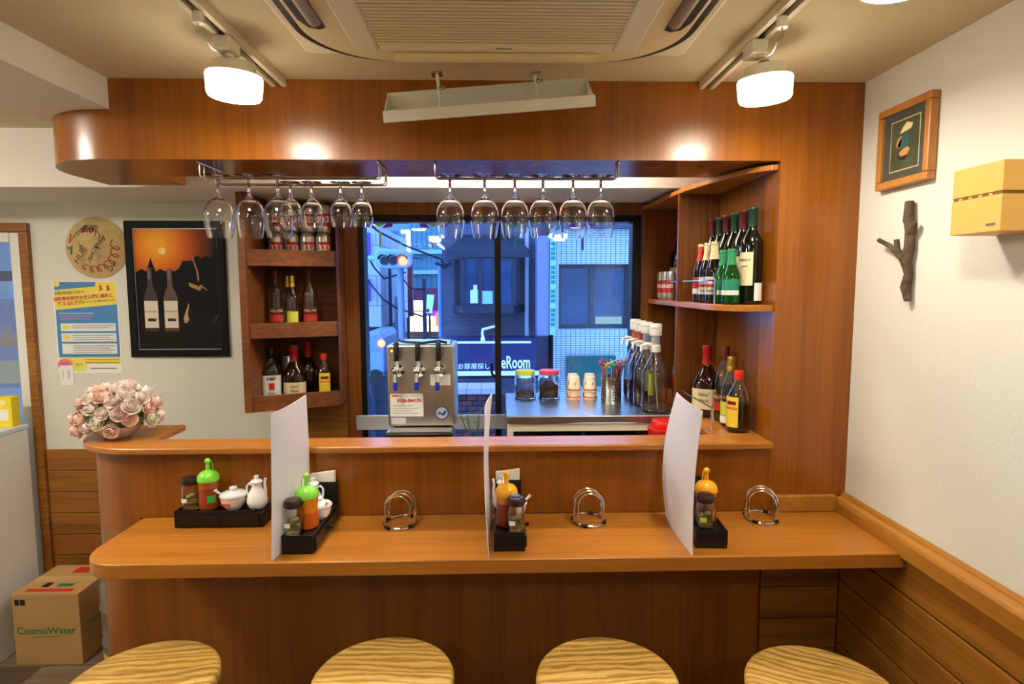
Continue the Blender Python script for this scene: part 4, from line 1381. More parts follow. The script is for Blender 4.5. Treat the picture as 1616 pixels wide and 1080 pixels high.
for i, x in enumerate((-.083, -.004, .073)):
    tp = obj('tap', MB().lathe([(0, 0), (.024, 0), (.026, .004), (.024, .018), (.014, .026), (.012, .045), (0, .045)], 24, (x, 0, .22), axis='y'), CHROME, bd, smooth=True)
    obj('valve', MB().ball((x - .004, -.04, .222), .017, 16, 10).tube([(x, -.035, .235), (x, -.034, .262)], .007), CHROME, tp, smooth=True)
    obj('handle', MB().lathe([(0, .258), (.009, .258), (.0105, .27), (.0095, .325), (.006, .331), (0, .332)], 16, (x - .002, -.034, 0)), BLACK, tp, smooth=True)
    obj('spout', MB().tube([(x - .004, -.045, .212), (x - .006, -.052, .192), (x - .006, -.052, .17)], .007), CHROME, tp, smooth=True)
    obj('nozzle_cap', MB().lathe([(0, .150), (.007, .150), (.0085, .153), (.0085, .181), (0, .181)], 16, (x - .006, -.052, 0)), mat('nozzle_blue', S(36, 66, 190), .3), tp, smooth=True)
sk = obj('sticker', MB().box(-.118, .008, -.0008, -.0002, .040, .128), PAPER, bd)
text('KIRIN', .0105, INKR, sk, loc=(-.098, -.0011, .120), bold=.0005)
text('ビールコールセンター', .0085, INK, sk, loc=(-.04, -.0011, .120))
text('0120-584170', .0168, INKR, sk, loc=(-.046, -.0011, .101), bold=.0008)
for q in range(4):
    obj('print_line', MB().box(-.11, -.01 - .02 * (q % 2), -.0012, -.0009, .052 + q * .0095, .0535 + q * .0095), mat('print_grey', S(120, 120, 118), .7), sk)
obj('warning_sticker', MB().box(.036, .112, -.0008, -.0002, .160, .202), PAPER, bd)
em = obj('emblem', MB().cyl(.0255, .0002, .0012, 32, (.078, 0, .053), axis='y'), mat('emblem_blue', S(30, 60, 140), .4), bd)
obj('emblem_disc', MB().cyl(.022, .0013, .0016, 32, (.078, 0, .053), axis='y'), mat('emblem_silver', S(180, 184, 190), .4), em)
obj('emblem_mark', MB().loop([(.060, -.0017, .044), (.068, -.0017, .060), (.080, -.0017, .050), (.086, -.0017, .061), (.098, -.0017, .063), (.088, -.0017, .044), (.078, -.0017, .044), (.070, -.0017, .050)], (0, -.0004, 0)), mat('emblem_blue', S(30, 60, 140), .4), em)
obj('rating_plate', MB().box(-.115, -.06, -.0008, -.0002, .012, .036), mat('plate_white', S(206, 206, 210), .5), bd)
obj('pilot_light', MB().cyl(.004, 0, .002, 10, (-.108, 0, .292), axis='y'), glow('pilot_amber', (1, .5, .05, 1), 3), bd)
pl = thing('green_sprig', 'few thin green plant stems beside the beer dispenser', 'plant', (-.10, 2.40, .95))
SPR = mat('sprig_green', S(66, 120, 56), .5)
for q in range(6):
    a = q * 1.05
    obj('stem', MB().tube([(0, 0, 0), (.02 * math.cos(a), .01 * math.sin(a), .06), (.05 * math.cos(a), .02 * math.sin(a), .10 + .012 * q), (.065 * math.cos(a + .5), .02, .09 + .02 * q)], .0022, 6), SPR, pl, smooth=True)
obj('vase', MB().lathe([(0, -.02), (.02, -.02), (.022, .02), (.016, .04), (.014, .038), (.018, .02), (0, .0)], 20), CERAM, pl, smooth=True)

# ================================================================== on the dining counter
CZ = .9145
PART = sheet_mat('frosted_partition', S(240, 238, 242), .35, .05)


def partition(label, bf, br_, tf, tr_, bow, yf=1.492, yr=1.765, zt=1.300):
    o = obj('partition_sheet', MB().grid(lambda u, v: ((bf + (br_ - bf) * u) * (1 - v) + (tf + (tr_ - tf) * u) * v + bow * math.sin(PI * v) * (.35 + .65 * u) + .006 * math.sin(PI * u) * (1 if bow > 0 else -1), yf + (yr - yf) * u, CZ + (zt - CZ) * v), 14, 20, (.002, 0, 0)), PART, smooth=True)
    return tag(o, label, 'partition', 'frosted partitions on the counter')


partition('frosted white counter partition on the left, beside the four-piece condiment box', -.586, -.575, -.573, -.572, .004)
partition('frosted white counter partition in the middle of the counter, seen edge-on', -.026, -.020, -.034, -.018, -.012)
partition('frosted white counter partition on the right, turned towards the viewer', .508, .515, .524, .540, -.024)

BW_, BL_, BH_ = .088, .26, .050


def cond_box(label, loc, rotz, holder=True):
    t = thing('condiment_box', label, 'condiment box', loc, rotz, 'black condiment boxes')
    obj('base', MB().box(0, BW_ - .005, 0, BL_, 0, .044), BLACKW, t, bevel=.0015)
    for a in [(0, BW_ - .005, 0, .005), (0, BW_ - .005, BL_ - .03, BL_ - .026), (0, .005, .0055, BL_ - .0305), (BW_ - .010, BW_ - .005, .0055, BL_ - .0305)]:
        obj('rim', MB().box(a[0], a[1], a[2], a[3], .0445, BH_), BLACKW, t)
    dr = obj('drawer', MB().box(BW_ - .0045, BW_, .012, BL_ - .012, .006, .038), BLACKW, t, bevel=.001)
    obj('knob', MB().lathe([(0, 0), (.004, 0), (.004, .005), (.007, .008), (.006, .012), (0, .013)], 14, (BW_, BL_ / 2, .022), axis='x'), BLACK, dr, smooth=True)
    if holder:
        obj('napkin_holder', MB().box(.002, BW_ - .006, BL_ - .0255, BL_ - .0225, .0445, .118).box(.002, BW_ - .006, BL_ - .003, BL_, .0445, .118), BLACKW, t, bevel=.001)
    return t


def napkins(label, box):
    o = obj('napkin_stack', MB().loop([(.006, BL_ - .0215, .045), (.076, BL_ - .0215, .045), (.078, BL_ - .0215, .150), (.004, BL_ - .0215, .140)], (0, .017, 0)), mat('napkin_paper', S(236, 230, 218), .85, bump=(90, .1)), bevel=.002)
    o.matrix_world = box.matrix_basis @ Matrix.Identity(4)
    return tag(o, label, 'napkins', 'folded paper napkins in the condiment boxes')


def jar(label, loc, rotz, blue=False, note=None):
    t = thing('sauce_jar', label, 'jar', loc, rotz, 'square glass jars with brown caps')
    obj('glass', MB().lathe(shell([(0, .002), (.018, 0), (.0212, .002), (.0215, .006), (.0215, .064), (.019, .070), (.018, .074)], .0016, .005), 32, sq=4.0), CLEAR, t, smooth=True, angle=50)
    obj('oil', MB().lathe([(0, .0055), (.0185, .0055), (.0194, .008), (.0194, .036), (0, .036)], 28, sq=4.0), mat('vinegar', S(240, 228, 160), .03, trans=.85), t, smooth=True, angle=50)
    obj('pickles', MB().ball((-.004, .002, .034), .011, 10, 8, .7).ball((.006, -.003, .042), .009, 10, 8, .7), mat('pickled_garlic', S(206, 196, 130), .4), t, smooth=True)
    cp = obj('cap', MB().lathe([(.0215, .0745), (.0235, .0755), (.0245, .080), (.0242, .090), (.021, .096), (.012, .0985), (0, .099)], 28), mat('cap_brown', S(56, 34, 28), .25), t, smooth=True)
    obj('tab', MB().box(.02, .028, -.004, .004, .082, .086), mat('cap_brown', S(56, 34, 28), .25), cp)
    if blue:
        obj('flip_top', MB().cyl(.011, .0992, .1005, 18), mat('cap_blue', S(70, 100, 170), .4), cp)
    obj('sticker', patch(.0217, .024, .036, -48, -8, sq=4.0), PAPER if note is None else note, t, smooth=True)
    return t


def squeeze(label, loc, rotz, capm, liq, full=True, tagc=None, body=None):
    t = thing('squeeze_bottle', label, 'bottle', loc, rotz, 'sauce squeeze bottles')
    SB = [(0, .001), (.024, 0), (.0285, .004), (.029, .01), (.0285, .03), (.0268, .05), (.0285, .07), (.0292, .084), (0, .084)]
    obj('body', MB().lathe(SB, 32), body or mat('plastic_orange', S(226, 136, 30), .3, sss=.3), t, smooth=True, angle=50)
    obj('sauce', MB().lathe([(.0288, .004), (.0294, .010), (.0289, .03), (.0273, .046), (.0271, .046), (.0284, .03), (.0288, .01)] if not full else [(.0288, .004), (.0294, .010), (.0289, .03), (.0272, .05), (.0286, .066), (.0284, .066), (.0268, .05), (.0284, .03), (.0288, .01)], 32), liq, t, smooth=True)
    cp = obj('cap', MB().lathe([(.0295, .0845), (.0315, .086), (.0315, .092), (.0295, .102), (.022, .111), (.010, .1155), (.0065, .118), (.0052, .138), (0, .138)], 32), capm, t, smooth=True)
    obj('tip', MB().ball((0, 0, .144), .0088, 14, 10), capm, cp, smooth=True)
    obj('strap', MB().tube([(.004, .002, .146), (.010, .003, .142), (.0125, .004, .128), (.013, .004, .116)], .0016, 6), capm, cp, smooth=True)
    if tagc:
        obj('tag', patch(.0298, .024 if tagc is not PAPER else .03, .046 if tagc is not PAPER else .044, 15 if tagc is not PAPER else 30, 60, n=6), tagc, t, smooth=True)
    return t


def pot(label, loc, rotz, stripe=True):
    t = thing('condiment_pot', label, 'pot', loc, rotz, 'white lidded condiment pots with spoons')
    obj('bowl', MB().lathe([(0, .003), (.022, .0), (.024, .003), (.033, .014), (.037, .030), (.0375, .038), (.040, .040), (.040, .043), (.037, .043), (.035, .038), (.030, .014), (0, .006)], 36), CERAM, t, smooth=True, angle=50)
    ld = obj('lid', MB().lathe([(.0368, .0435), (.036, .047), (.024, .052), (.010, .054), (.009, .058), (.012, .062), (.010, .065), (0, .066)], 36), CERAM, t, smooth=True)
    obj('spoon', MB().tube([(-.024, -.018, .046), (-.034, -.022, .054), (-.042, -.026, .064)], [.003, .0035, .0055], 8), CERAM, t, smooth=True)
    if stripe:
        obj('stripe', patch(.0378, .018, .0245, -45, 8), INKR, t, smooth=True)
    return t


def pitcher(label, loc, rotz):
    t = thing('soy_pitcher', label, 'pitcher', loc, rotz, 'white ceramic soy pitchers')
    obj('body', MB().lathe([(0, .002), (.020, 0), (.024, .003), (.030, .016), (.0305, .026), (.026, .042), (.017, .058), (.0135, .068), (.015, .078), (.0, .078)], 32), CERAM, t, smooth=True, angle=60)
    obj('lid', MB().lathe([(.0175, .0785), (.018, .081), (.013, .086), (.006, .088), (.0075, .094), (.007, .098), (0, .098)], 24), CERAM, t, smooth=True)
    obj('handle', MB().tube([(-.014, 0, .070), (-.022, 0, .074), (-.029, 0, .066), (-.0295, 0, .050), (-.026, 0, .034)], .0034, 8), CERAM, t, smooth=True)
    obj('spout', MB().tube([(.024, 0, .034), (.0255, 0, .056), (.024, 0, .074), (.027, 0, .090)], [.006, .0048, .004, .0042], 10), CERAM, t, smooth=True)
    return t


GCAP = mat('cap_green', S(134, 214, 66), .25)
YCAP = mat('cap_amber', S(248, 178, 26), .25)
CHILI = mat('chili_sauce', S(150, 62, 22), .3)
ORNG = mat('orange_sauce', S(200, 92, 20), .3)
GTAG = mat('tag_green', S(70, 180, 70), .5)
bz = CZ + .0445
b1 = cond_box('black condiment box set lengthwise on the left of the counter, with four pieces', (-.951, 1.7985, CZ), -PI / 2, False)
jar('brown capped glass jar at the left end of the lengthwise condiment box', (-.921, 1.757, bz), .1)
squeeze('squeeze bottle with green cap and dark sauce in the lengthwise condiment box', (-.866, 1.757, bz), 0, GCAP, CHILI, True, GTAG, mat('plastic_brown', S(176, 92, 30), .3))
pot('white lidded pot with red stripe in the lengthwise condiment box', (-.794, 1.757, bz), 0)
pitcher('white soy pitcher at the right end of the lengthwise condiment box', (-.724, 1.757, bz), 0)
b2 = cond_box('black condiment box right of the left partition, end towards the viewer', (-.573, 1.530, CZ), 0)
napkins('white napkins at the back of the condiment box right of the left partition', b2)
jar('brown capped glass jar at the near end of the box beside the left partition', (-.549, 1.560, bz), 0)
squeeze('squeeze bottle with green cap and orange sauce beside the left partition', (-.526, 1.606, bz), PI, GCAP, ORNG, False, None)
pot('white pot with spoon behind the green-capped bottle by the left partition', (-.514, 1.668, bz), 1.9, False).scale = (.94, .94, .94)
pitcher('white soy pitcher in front of the napkins by the left partition', (-.548, 1.729, bz), PI)
b3 = cond_box('black condiment box beside the middle partition', (-.012, 1.531, CZ), 0)
napkins('white napkins at the back of the condiment box by the middle partition', b3)
jar('brown capped glass jar with blue top, beside the middle partition', (.048, 1.558, bz), 0, True)
squeeze('squeeze bottle with amber yellow cap behind the jar by the middle partition', (.023, 1.606, bz), PI, YCAP, CHILI, True, GTAG)
pot('white pot with spoon behind the yellow-capped bottle by the middle partition', (.046, 1.668, bz), 2.6, False).scale = (.94, .94, .94)
pitcher('white soy pitcher in front of the napkins by the middle partition', (.012, 1.729, bz), PI)
b4 = cond_box('black condiment box half hidden behind the right partition', (.533, 1.536, CZ), -.07)
jar('brown capped glass jar peeking out from behind the right partition', (.566, 1.566, bz), 0, False, LLIME)
squeeze('squeeze bottle with amber yellow cap behind the right partition', (.585, 1.617, bz), PI, YCAP, CHILI, True, None)


def menu_stand(label, x, y, rz):
    t = thing('menu_stand', label, 'menu stand', (x, y, CZ), rz, 'wire menu stands on the counter')
    obj('base_ring', MB().tube([(.048 * math.cos(a * PI / 16), .054 * math.sin(a * PI / 16), .0035) for a in range(32)], .0036, 8, True), CHROME, t, smooth=True)
    for y_ in (-.028, -.004, .020):
        hw_ = .048 * math.sqrt(1 - (y_ / .054) ** 2) - .003
        pts_ = [(-hw_, y_, .006)] + [(-hw_ * math.cos(a * PI / 14) * (1 if 0 < a < 14 else 1), y_ + .012 * math.sin(a * PI / 14), .052 + .038 * math.sin(a * PI / 14)) for a in range(15)] + [(hw_, y_, .006)]
        obj('arch', MB().tube(pts_, .0030, 8), CHROME, t, smooth=True)
    for a in (1.2, 2.9, 4.3, 5.7):
        obj('rubber_sleeve', MB().tube([(.048 * math.cos(a + d_), .054 * math.sin(a + d_), .0048) for d_ in (-.16, 0, .16)], .0052, 8), BLACK, t, smooth=True)


menu_stand('wire arch menu stand between the left and middle partitions', -.293, 1.730, -.15)
menu_stand('wire arch menu stand between the middle and right partitions', .272, 1.732, .05)
menu_stand('wire arch menu stand at the right end of the counter', .80, 1.738, -.35)

# ================================================================== stools, box, keg
IRON = mat('stool_iron', S(34, 28, 24), .45, .5)


def stool(label, x, y, rz):
    t = thing('bar_stool', label, 'stool', (x, y, 0), rz, 'round wooden bar stools')
    obj('seat', MB().lathe([(0, .655), (.160, .655), (.168, .660), (.170, .668), (.170, .680), (.167, .687), (.160, .690), (0, .691)], 56), WSTOOL, t, smooth=True, angle=50)
    for q in range(4):
        a = PI / 4 + q * PI / 2
        obj('leg', MB().tube([(.10 * math.cos(a), .10 * math.sin(a), .6545), (.165 * math.cos(a), .165 * math.sin(a), .002)], .012, 10), IRON, t, smooth=True)
    obj('foot_ring', MB().tube([(.148 * math.cos(a * PI / 16), .148 * math.sin(a * PI / 16), .22) for a in range(32)], .008, 8, True), IRON, t, smooth=True)
    obj('seat_plate', MB().cyl(.12, .645, .6548, 24), IRON, t, smooth=True)


stool('round pine bar stool at the left, below the lengthwise condiment box', -.848, 1.355, .12)
stool('round pine bar stool second from the left, below the left partition', -.278, 1.352, -.04)
stool('round pine bar stool third from the left, below the middle menu stand', .258, 1.336, .05)
stool('round pine bar stool at the right, next to the boarded wall', .752, 1.285, -.5)

CARD = mat('cardboard', S(190, 150, 92), .8, vary=(3, S(180, 140, 84)), bump=(200, .05))
cbx = thing('cardboard_box', 'brown cardboard water carton on the floor by the doorway', 'box', (-1.927, 2.465, .0045), 0)
obj('carton', MB().box(-.140, .140, 0, .27, 0, .315), CARD, cbx, bevel=.003)
obj('flap', MB().box(-.139, .139, .001, .1335, .3155, .3185), CARD, cbx)
obj('flap', MB().box(-.139, .139, .1365, .269, .3155, .3185), CARD, cbx)
obj('tape', MB().box(-.1395, .1395, .11, .16, .319, .3195), mat('packing_tape', S(196, 160, 104), .3), cbx)
CGRN = mat('ink_green', S(46, 120, 62), .7)
text('CosmoWater', .044, CGRN, cbx, loc=(-.004, -.0008, .155), bold=.0006)
obj('swash', MB().tube([(-.07, -.0005, .125), (-.03, -.0005, .129), (.03, -.0005, .128), (.05, -.0005, .131)], .0012, 6), CGRN, cbx)
text('CosmoWater', .036, CGRN, cbx, loc=(.1408, .14, .16), rot=(PI / 2, 0, PI / 2))
for x0 in (-.128, -.104):
    obj('handling_mark', MB().box(x0, x0 + .020, -.0006, -.0001, .270, .296), INK, cbx)
for (x0, x1, y0, y1) in [(-.02, .05, .19, .245), (-.10, .10, .02, .045)]:
    obj('red_print', MB().box(x0, x1, y0, y1, .3196, .3199), INKR, cbx)
obj('green_print', MB().box(0, .07, .065, .09, .3196, .3199), CGRN, cbx)
obj('black_print', MB().box(-.06, -.03, .06, .10, .3196, .3199), INK, cbx)
kg = thing('beer_keg', 'steel beer keg between the carton and the bar end', 'keg', (-1.515, 2.43, .004))
KEG = mat('keg_steel', S(176, 176, 178), .3, .9)
kp = [(0, .0)]
kp += [(.118, 0), (.122, .004), (.122, .03), (.128, .05), (.130, .07), (.130, .15), (.134, .158), (.134, .172), (.130, .18), (.130, .30), (.134, .308), (.134, .322), (.130, .33), (.130, .40), (.126, .42), (.118, .43), (.118, .50), (.114, .50), (.112, .44), (0, .44)]
obj('body', MB().lathe(kp, 40), KEG, kg, smooth=True, angle=35)
obj('label', patch(.1302, .085, .13, -90, 20), LYEL, kg, smooth=True)
obj('dark_label', patch(.1225, .008, .028, -90, 0), INK, kg, smooth=True)

# ================================================================== roses in a bowl
rb = thing('rose_arrangement', 'pale pink artificial roses in a shallow bowl on the bar ledge', 'flowers', (-1.225, 1.915, 1.1395))
obj('bowl', MB().lathe([(0, .002), (.034, 0), (.036, .003), (.054, .014), (.072, .032), (.078, .042), (.075, .042), (.068, .031), (.050, .016), (0, .008)], 36), mat('bowl_ceramic', S(206, 196, 180), .25), rb, smooth=True, angle=60)
rose = MB()
for lay, (n_, r0, r1, h0, h1, w_) in enumerate([(3, .003, .006, .0, .023, 2.6), (4, .006, .012, -.002, .023, 2.2), (5, .010, .0175, -.006, .019, 1.9), (6, .013, .0225, -.010, .010, 1.5)]):
    for q in range(n_):
        a0 = q * 2 * PI / n_ + lay * .6

        def pf(u, v, a0=a0, r0=r0, r1=r1, h0=h0, h1=h1, w_=w_, lay=lay):
            a = a0 + (u - .5) * w_ * (1 - .15 * v)
            cup = math.sin(PI * u)
            r = r0 * .4 + (r1 - r0 * .4) * math.sin(v * (2.3, 2.1, 1.8, 1.6)[lay]) + (.0015 * v * v if lay > 2 else 0)
            return Vector((r * math.cos(a), r * math.sin(a), h0 + (h1 - h0) * v * (.72 + .28 * cup) - (.004 * v ** 4 if lay > 1 else 0)))
        rose.grid(pf, 5, 4)
rm = [mat('petal_pale', S(250, 234, 224), .6, sss=.2), mat('petal_peach', S(248, 212, 196), .6, sss=.2), mat('petal_cream', S(244, 236, 216), .6, sss=.2), mat('petal_rose', S(248, 222, 214), .6, sss=.2)]
r0_ = obj('rose', rose, rm[0], rb, smooth=True)
r0_.data.materials.clear()
r0_.data.materials.append(None)
spots = []
for k in range(2500):
    a = random.uniform(0, 2 * PI)
    el = random.uniform(-.4, 1.0)
    dx, dy, dz = math.cos(a) * math.sqrt(1 - min(el, .99) ** 2), math.sin(a) * math.sqrt(1 - min(el, .99) ** 2), el
    P_ = Vector((dx * .118, dy * .070, .062 + dz * .100 + (.012 * dx)))
    if P_.z < (.032 if dx < .2 else .058) or all((P_ - q[0]).length > 0.0315 for q in spots) is False:
        continue
    spots.append((P_, Vector((dx, dy, dz + .25)).normalized()))
    if len(spots) >= 46:
        break
LEAF = mat('rose_leaf', S(150, 166, 104), .6)
obj('foliage', MB().lathe([(0, .02), (.07, .03), (.085, .05), (.08, .085), (.055, .12), (.02, .138), (0, .14)], 28, sy=.62), mat('foliage_pale', S(196, 196, 150), .8, bump=(60, 1.0, .02), vary=(40, S(120, 140, 80))), rb, smooth=True)
for i, (P_, d_) in enumerate(spots):
    o = r0_ if i == 0 else r0_.copy()
    if i:
        col.objects.link(o)
    o.location = P_
    q_ = d_.to_track_quat('Z', 'Y')
    o.rotation_mode = 'QUATERNION'
    o.rotation_quaternion = q_
    s_ = random.uniform(1.0, 1.25)
    o.scale = (s_, s_, s_)
    o.material_slots[0].link = 'OBJECT'
    o.material_slots[0].material = rm[random.choice((0, 0, 1, 1, 2, 3))]
    c0 = Vector((P_.x * .35, P_.y * .35, .04))
    obj('stem', MB().tube([c0, (c0 + P_) * .5 + Vector((0, 0, .008)), P_ - d_ * .003], .0018, 5), LEAF, rb, smooth=True)
for i in range(16):
    a = i * .393
    P_ = Vector((.085 * math.cos(a), .055 * math.sin(a), .06 + .012 * (i % 3)))
    lf = MB().grid(lambda u, v: (.012 * math.sin(PI * u) * (v - .5) * 2, .034 * u, .006 * math.sin(PI * u)), 5, 2)
    obj('leaf', lf, LEAF, rb, smooth=True, loc=P_, rot=(.2, 0, a - PI / 2))

# ================================================================== outside the window
ASPH = mat('asphalt', S(70, 72, 78), .8)
GZ = -3.2
struct(obj('ground', MB().box(-40, 40, 3.8, 60, GZ - .1, GZ), ASPH), 'street below the window')


def W(x, y, Y):
    return at(x, y, Y)


def ebox(x0, x1, y0, y1, Y, dep):
    """box whose front face covers the given photo span at distance Y"""
    a = W(x0, y1, Y)
    b = W(x1, y0, Y)
    return MB().box(min(a.x, b.x), max(a.x, b.x), Y, Y + dep, min(a.z, b.z), max(a.z, b.z))


# white tiled building on the right
TILE = brick_mat('white_tile', S(206, 214, 222), S(192, 204, 216), S(84, 92, 106), .066, .030, .004, .35, 0.0)
tb = thing('tiled_building', 'pale tiled building with a wide window on the right of the street', 'building', (0, 8, GZ))
p0, p1 = W(874, 362, 8), W(1090, 362, 8)
wx0, wx1 = W(882, 417, 8).x, W(996, 417, 8).x
wz0, wz1 = W(882, 520, 8).z, W(882, 417, 8).z
zt_ = p0.z
tz = 0 - GZ
obj('wall', MB().box(p0.x, p1.x, 0, 4, wz1 - GZ, zt_ - GZ).box(p0.x, wx0, 0, 4, wz0 - GZ, wz1 - GZ).box(wx1, p1.x, 0, 4, wz0 - GZ, wz1 - GZ).box(p0.x, p1.x, 0, 4, 0, wz0 - GZ), TILE, tb)
obj('roof_edge', MB().box(p0.x - .05, p1.x, -.12, 4.05, zt_ - GZ + .002, zt_ - GZ + .28), mat('roof_edge_grey', S(70, 76, 92), .7), tb)
wfr = mat('window_bronze', S(70, 66, 70), .5)
wn = obj('window', MB().box(wx0, wx1, .16, .22, wz0 - GZ, wz0 - GZ + .05).box(wx0, wx1, .16, .22, wz1 - GZ - .05, wz1 - GZ).box(wx0, wx0 + .05, .16, .22, wz0 - GZ + .05, wz1 - GZ - .05).box(wx1 - .05, wx1, .16, .22, wz0 - GZ + .05, wz1 - GZ - .05).box((wx0 + wx1) / 2 - .05, (wx0 + wx1) / 2 + .01, .16, .22, wz0 - GZ + .05, wz1 - GZ - .05), wfr, tb)
GL2 = mat('far_pane', S(44, 58, 82), .12, vary=(1.5, S(66, 88, 118)))
obj('pane', MB().box(wx0 + .05, (wx0 + wx1) / 2 - .05, .185, .195, wz0 - GZ + .05, wz1 - GZ - .05), GL2, wn)
obj('pane', MB().box((wx0 + wx1) / 2 + .01, wx1 - .05, .185, .195, wz0 - GZ + .05, wz1 - GZ - .05), GL2, wn)
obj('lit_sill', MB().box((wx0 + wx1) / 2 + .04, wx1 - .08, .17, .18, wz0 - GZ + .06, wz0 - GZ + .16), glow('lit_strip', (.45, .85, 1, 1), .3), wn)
o = obj('green_board', ebox(895, 972, 562, 610, 7.9, .06), mat('board_green', S(18, 84, 76), .6))
tag(o, 'plain green board below the tiled wall', 'board')

# brick building with bay window
BRK = brick_mat('grey_brick', S(66, 66, 88), S(56, 56, 78), S(96, 98, 124), .075, .026, .004, .7)
bb = thing('brick_building', 'dusky brick building with a bay window across the street', 'building', (0, 8.15, GZ))
q0, q1 = W(696, 300, 8.15), W(866, 300, 8.15)
obj('wall', MB().box(q0.x, q1.x, 0, 4, 0, q0.z - GZ), BRK, bb)
bx0, bx1 = W(719, 400, 8).x, W(822, 400, 8).x
bz0, bz1 = W(719, 482, 8).z - GZ, W(719, 398, 8).z - GZ
BAYF = mat('bay_frame', S(32, 38, 58), .5)
by = obj('bay_window', MB().prism([(bx0 - .05, 0), (bx0 + .1, -.34), (bx1 - .1, -.34), (bx1 + .05, 0)], bz0 - .10, bz0), BAYF, bb)
obj('hood', MB().loop([(bx0 - .1, -.38, bz1 + .02), (bx1 + .1, -.38, bz1 + .02), (bx1 - .1, 0, bz1 + .24), (bx0 + .1, 0, bz1 + .24)], (0, .0, -.10)), BAYF, by)
for x_, y_ in ((bx0 + .08, -.33), (bx0 + .30, -.33), ((bx0 + bx1) / 2 + .06, -.33), (bx1 - .12, -.33), (bx0 - .03, -.02), (bx1 - .0, -.02)):
    obj('mullion', MB().box(x_, x_ + .05, y_, y_ + .05, bz0, bz1 - .085), BAYF, by)
obj('pane', MB().box(bx0 + .10, bx1 - .10, -.30, -.29, bz0, bz1 - .085), mat('bay_pane', S(60, 92, 130), .08, vary=(1.2, S(34, 48, 84))), by)
obj('card', MB().loop([(W(742, 470, 7.8).x, -.315, bz0 + .03), (W(757, 470, 7.8).x, -.315, bz0 + .03), (W(757, 470, 7.8).x, -.315, bz0 + .20), (W(753, 470, 7.8).x, -.315, bz0 + .21), (W(753, 470, 7.8).x, -.315, bz0 + .27), (W(747, 470, 7.8).x, -.315, bz0 + .27), (W(747, 470, 7.8).x, -.315, bz0 + .21), (W(742, 470, 7.8).x, -.315, bz0 + .20)], (0, .01, 0)), mat('card_white', S(214, 226, 230), .7), by)
obj('paper', MB().box(W(759, 470, 7.8).x, W(782, 470, 7.8).x, -.312, -.305, bz0 + .02, bz0 + .19), mat('card_blue', S(150, 196, 220), .7), by)
o = obj('downpipe', MB().cyl(.03, W(832, 560, 8).z, W(832, 360, 8).z, 12, (W(832, 400, 8).x, 8.08, 0)), mat('pipe_pale', S(176, 190, 214), .5), smooth=True)
tag(o, 'pale vertical downpipe on the brick wall', 'pipe')
# vertical sign box
vs = thing('vertical_sign', 'tall pale projecting sign with teal lettering beside the tiled wall', 'sign', (0, 0, 0))
a, b = W(847, 372, 7.6), W(877, 531, 7.6)
obj('casing', MB().box(a.x, b.x - .08, 7.6, 7.95, b.z, a.z), mat('sign_side', S(128, 126, 160), .5), vs, bevel=.02)
fc = obj('face', MB().box(b.x - .078, b.x + .0, 7.58, 7.96, b.z + .02, a.z - .01), mat('sign_face', S(150, 196, 206), .5), vs)
for i in range(18):
    if i in (4, 9, 13):
        continue
    z = a.z - .10 - i * (a.z - b.z - .2) / 18
    obj('teal_mark', MB().box(b.x - .066, b.x - .012, 7.572, 7.579, z - .024, z + .016), mat('sign_teal', S(20, 130, 120), .5), fc)

# blue sign band with lettering, plinth, brick parapet
sg = thing('shop_sign', 'dark blue shop sign band with white lettering below the bay window', 'sign', (0, 7.5, 0))
a, b = W(690, 536, 7.5), W(846, 596, 7.5)
obj('board', MB().box(a.x, b.x, 0, .5, b.z, a.z), mat('sign_navy', S(16, 30, 84), .5), sg)
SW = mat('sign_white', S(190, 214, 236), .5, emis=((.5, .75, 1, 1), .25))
c1, c2 = W(700, 541, 7.5), W(838, 541, 7.5)
obj('stripe', MB().box(c1.x, c2.x, -.012, 0, c1.z - .012, c1.z + .014), SW, sg)
c1, c2 = W(690, 590, 7.5), W(862, 590, 7.5)
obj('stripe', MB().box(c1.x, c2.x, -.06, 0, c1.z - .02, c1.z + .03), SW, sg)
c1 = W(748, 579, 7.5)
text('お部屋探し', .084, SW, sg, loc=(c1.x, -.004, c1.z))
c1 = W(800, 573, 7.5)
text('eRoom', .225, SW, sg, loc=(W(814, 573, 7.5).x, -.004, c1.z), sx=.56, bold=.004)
o = obj('plinth', ebox(690, 880, 598, 616, 7.4, .5), mat('plinth_dark', S(40, 44, 66), .7))
tag(o, 'dark plinth strip under the blue sign', 'wall')
pw = thing('brick_parapet', 'low red brown brick wall with a pale coping below the sign', 'wall', (0, 5.2, 0))
z_c0, z_c1 = W(750, 622, 5.2).z, W(750, 613, 5.2).z
x_0, x_1 = W(690, 620, 5.2).x, W(800, 620, 5.2).x
obj('core', MB().box(x_0, x_1, .02, .3, GZ, z_c0 - .005), mat('brick_joint', S(44, 34, 44), .9), pw)
bw_, bh_ = .088, .048
COP = mat('coping', S(176, 160, 200), .7)
for i in range(int((x_1 - x_0) / .13)):
    obj('coping_stone', MB().box(x_0 + i * .13, x_0 + i * .13 + .126, -.02, .3, z_c0, z_c1), COP, pw)
BRM = [mat('brick_red', S(96, 42, 46), .8), mat('brick_brown', S(70, 38, 50), .8), mat('brick_dark', S(52, 32, 48), .8)]
bk = {}
for r in range(9):
    for i in range(int((x_1 - x_0) / bw_)):
        m_ = BRM[(i * 7 + r * 5 + i * r) % 3]
        z = z_c0 - .008 - (r + 1) * bh_
        x = x_0 + i * bw_ + (bw_ / 2 if r % 2 else 0)
        if m_.name not in bk:
            o = obj('brick', MB().box(0, bw_ - .006, 0, .02, 0, bh_ - .006), m_, pw)
            bk[m_.name] = o
        else:
            o = bk[m_.name].copy()
            col.objects.link(o)
        o.location = (x, 0, z)

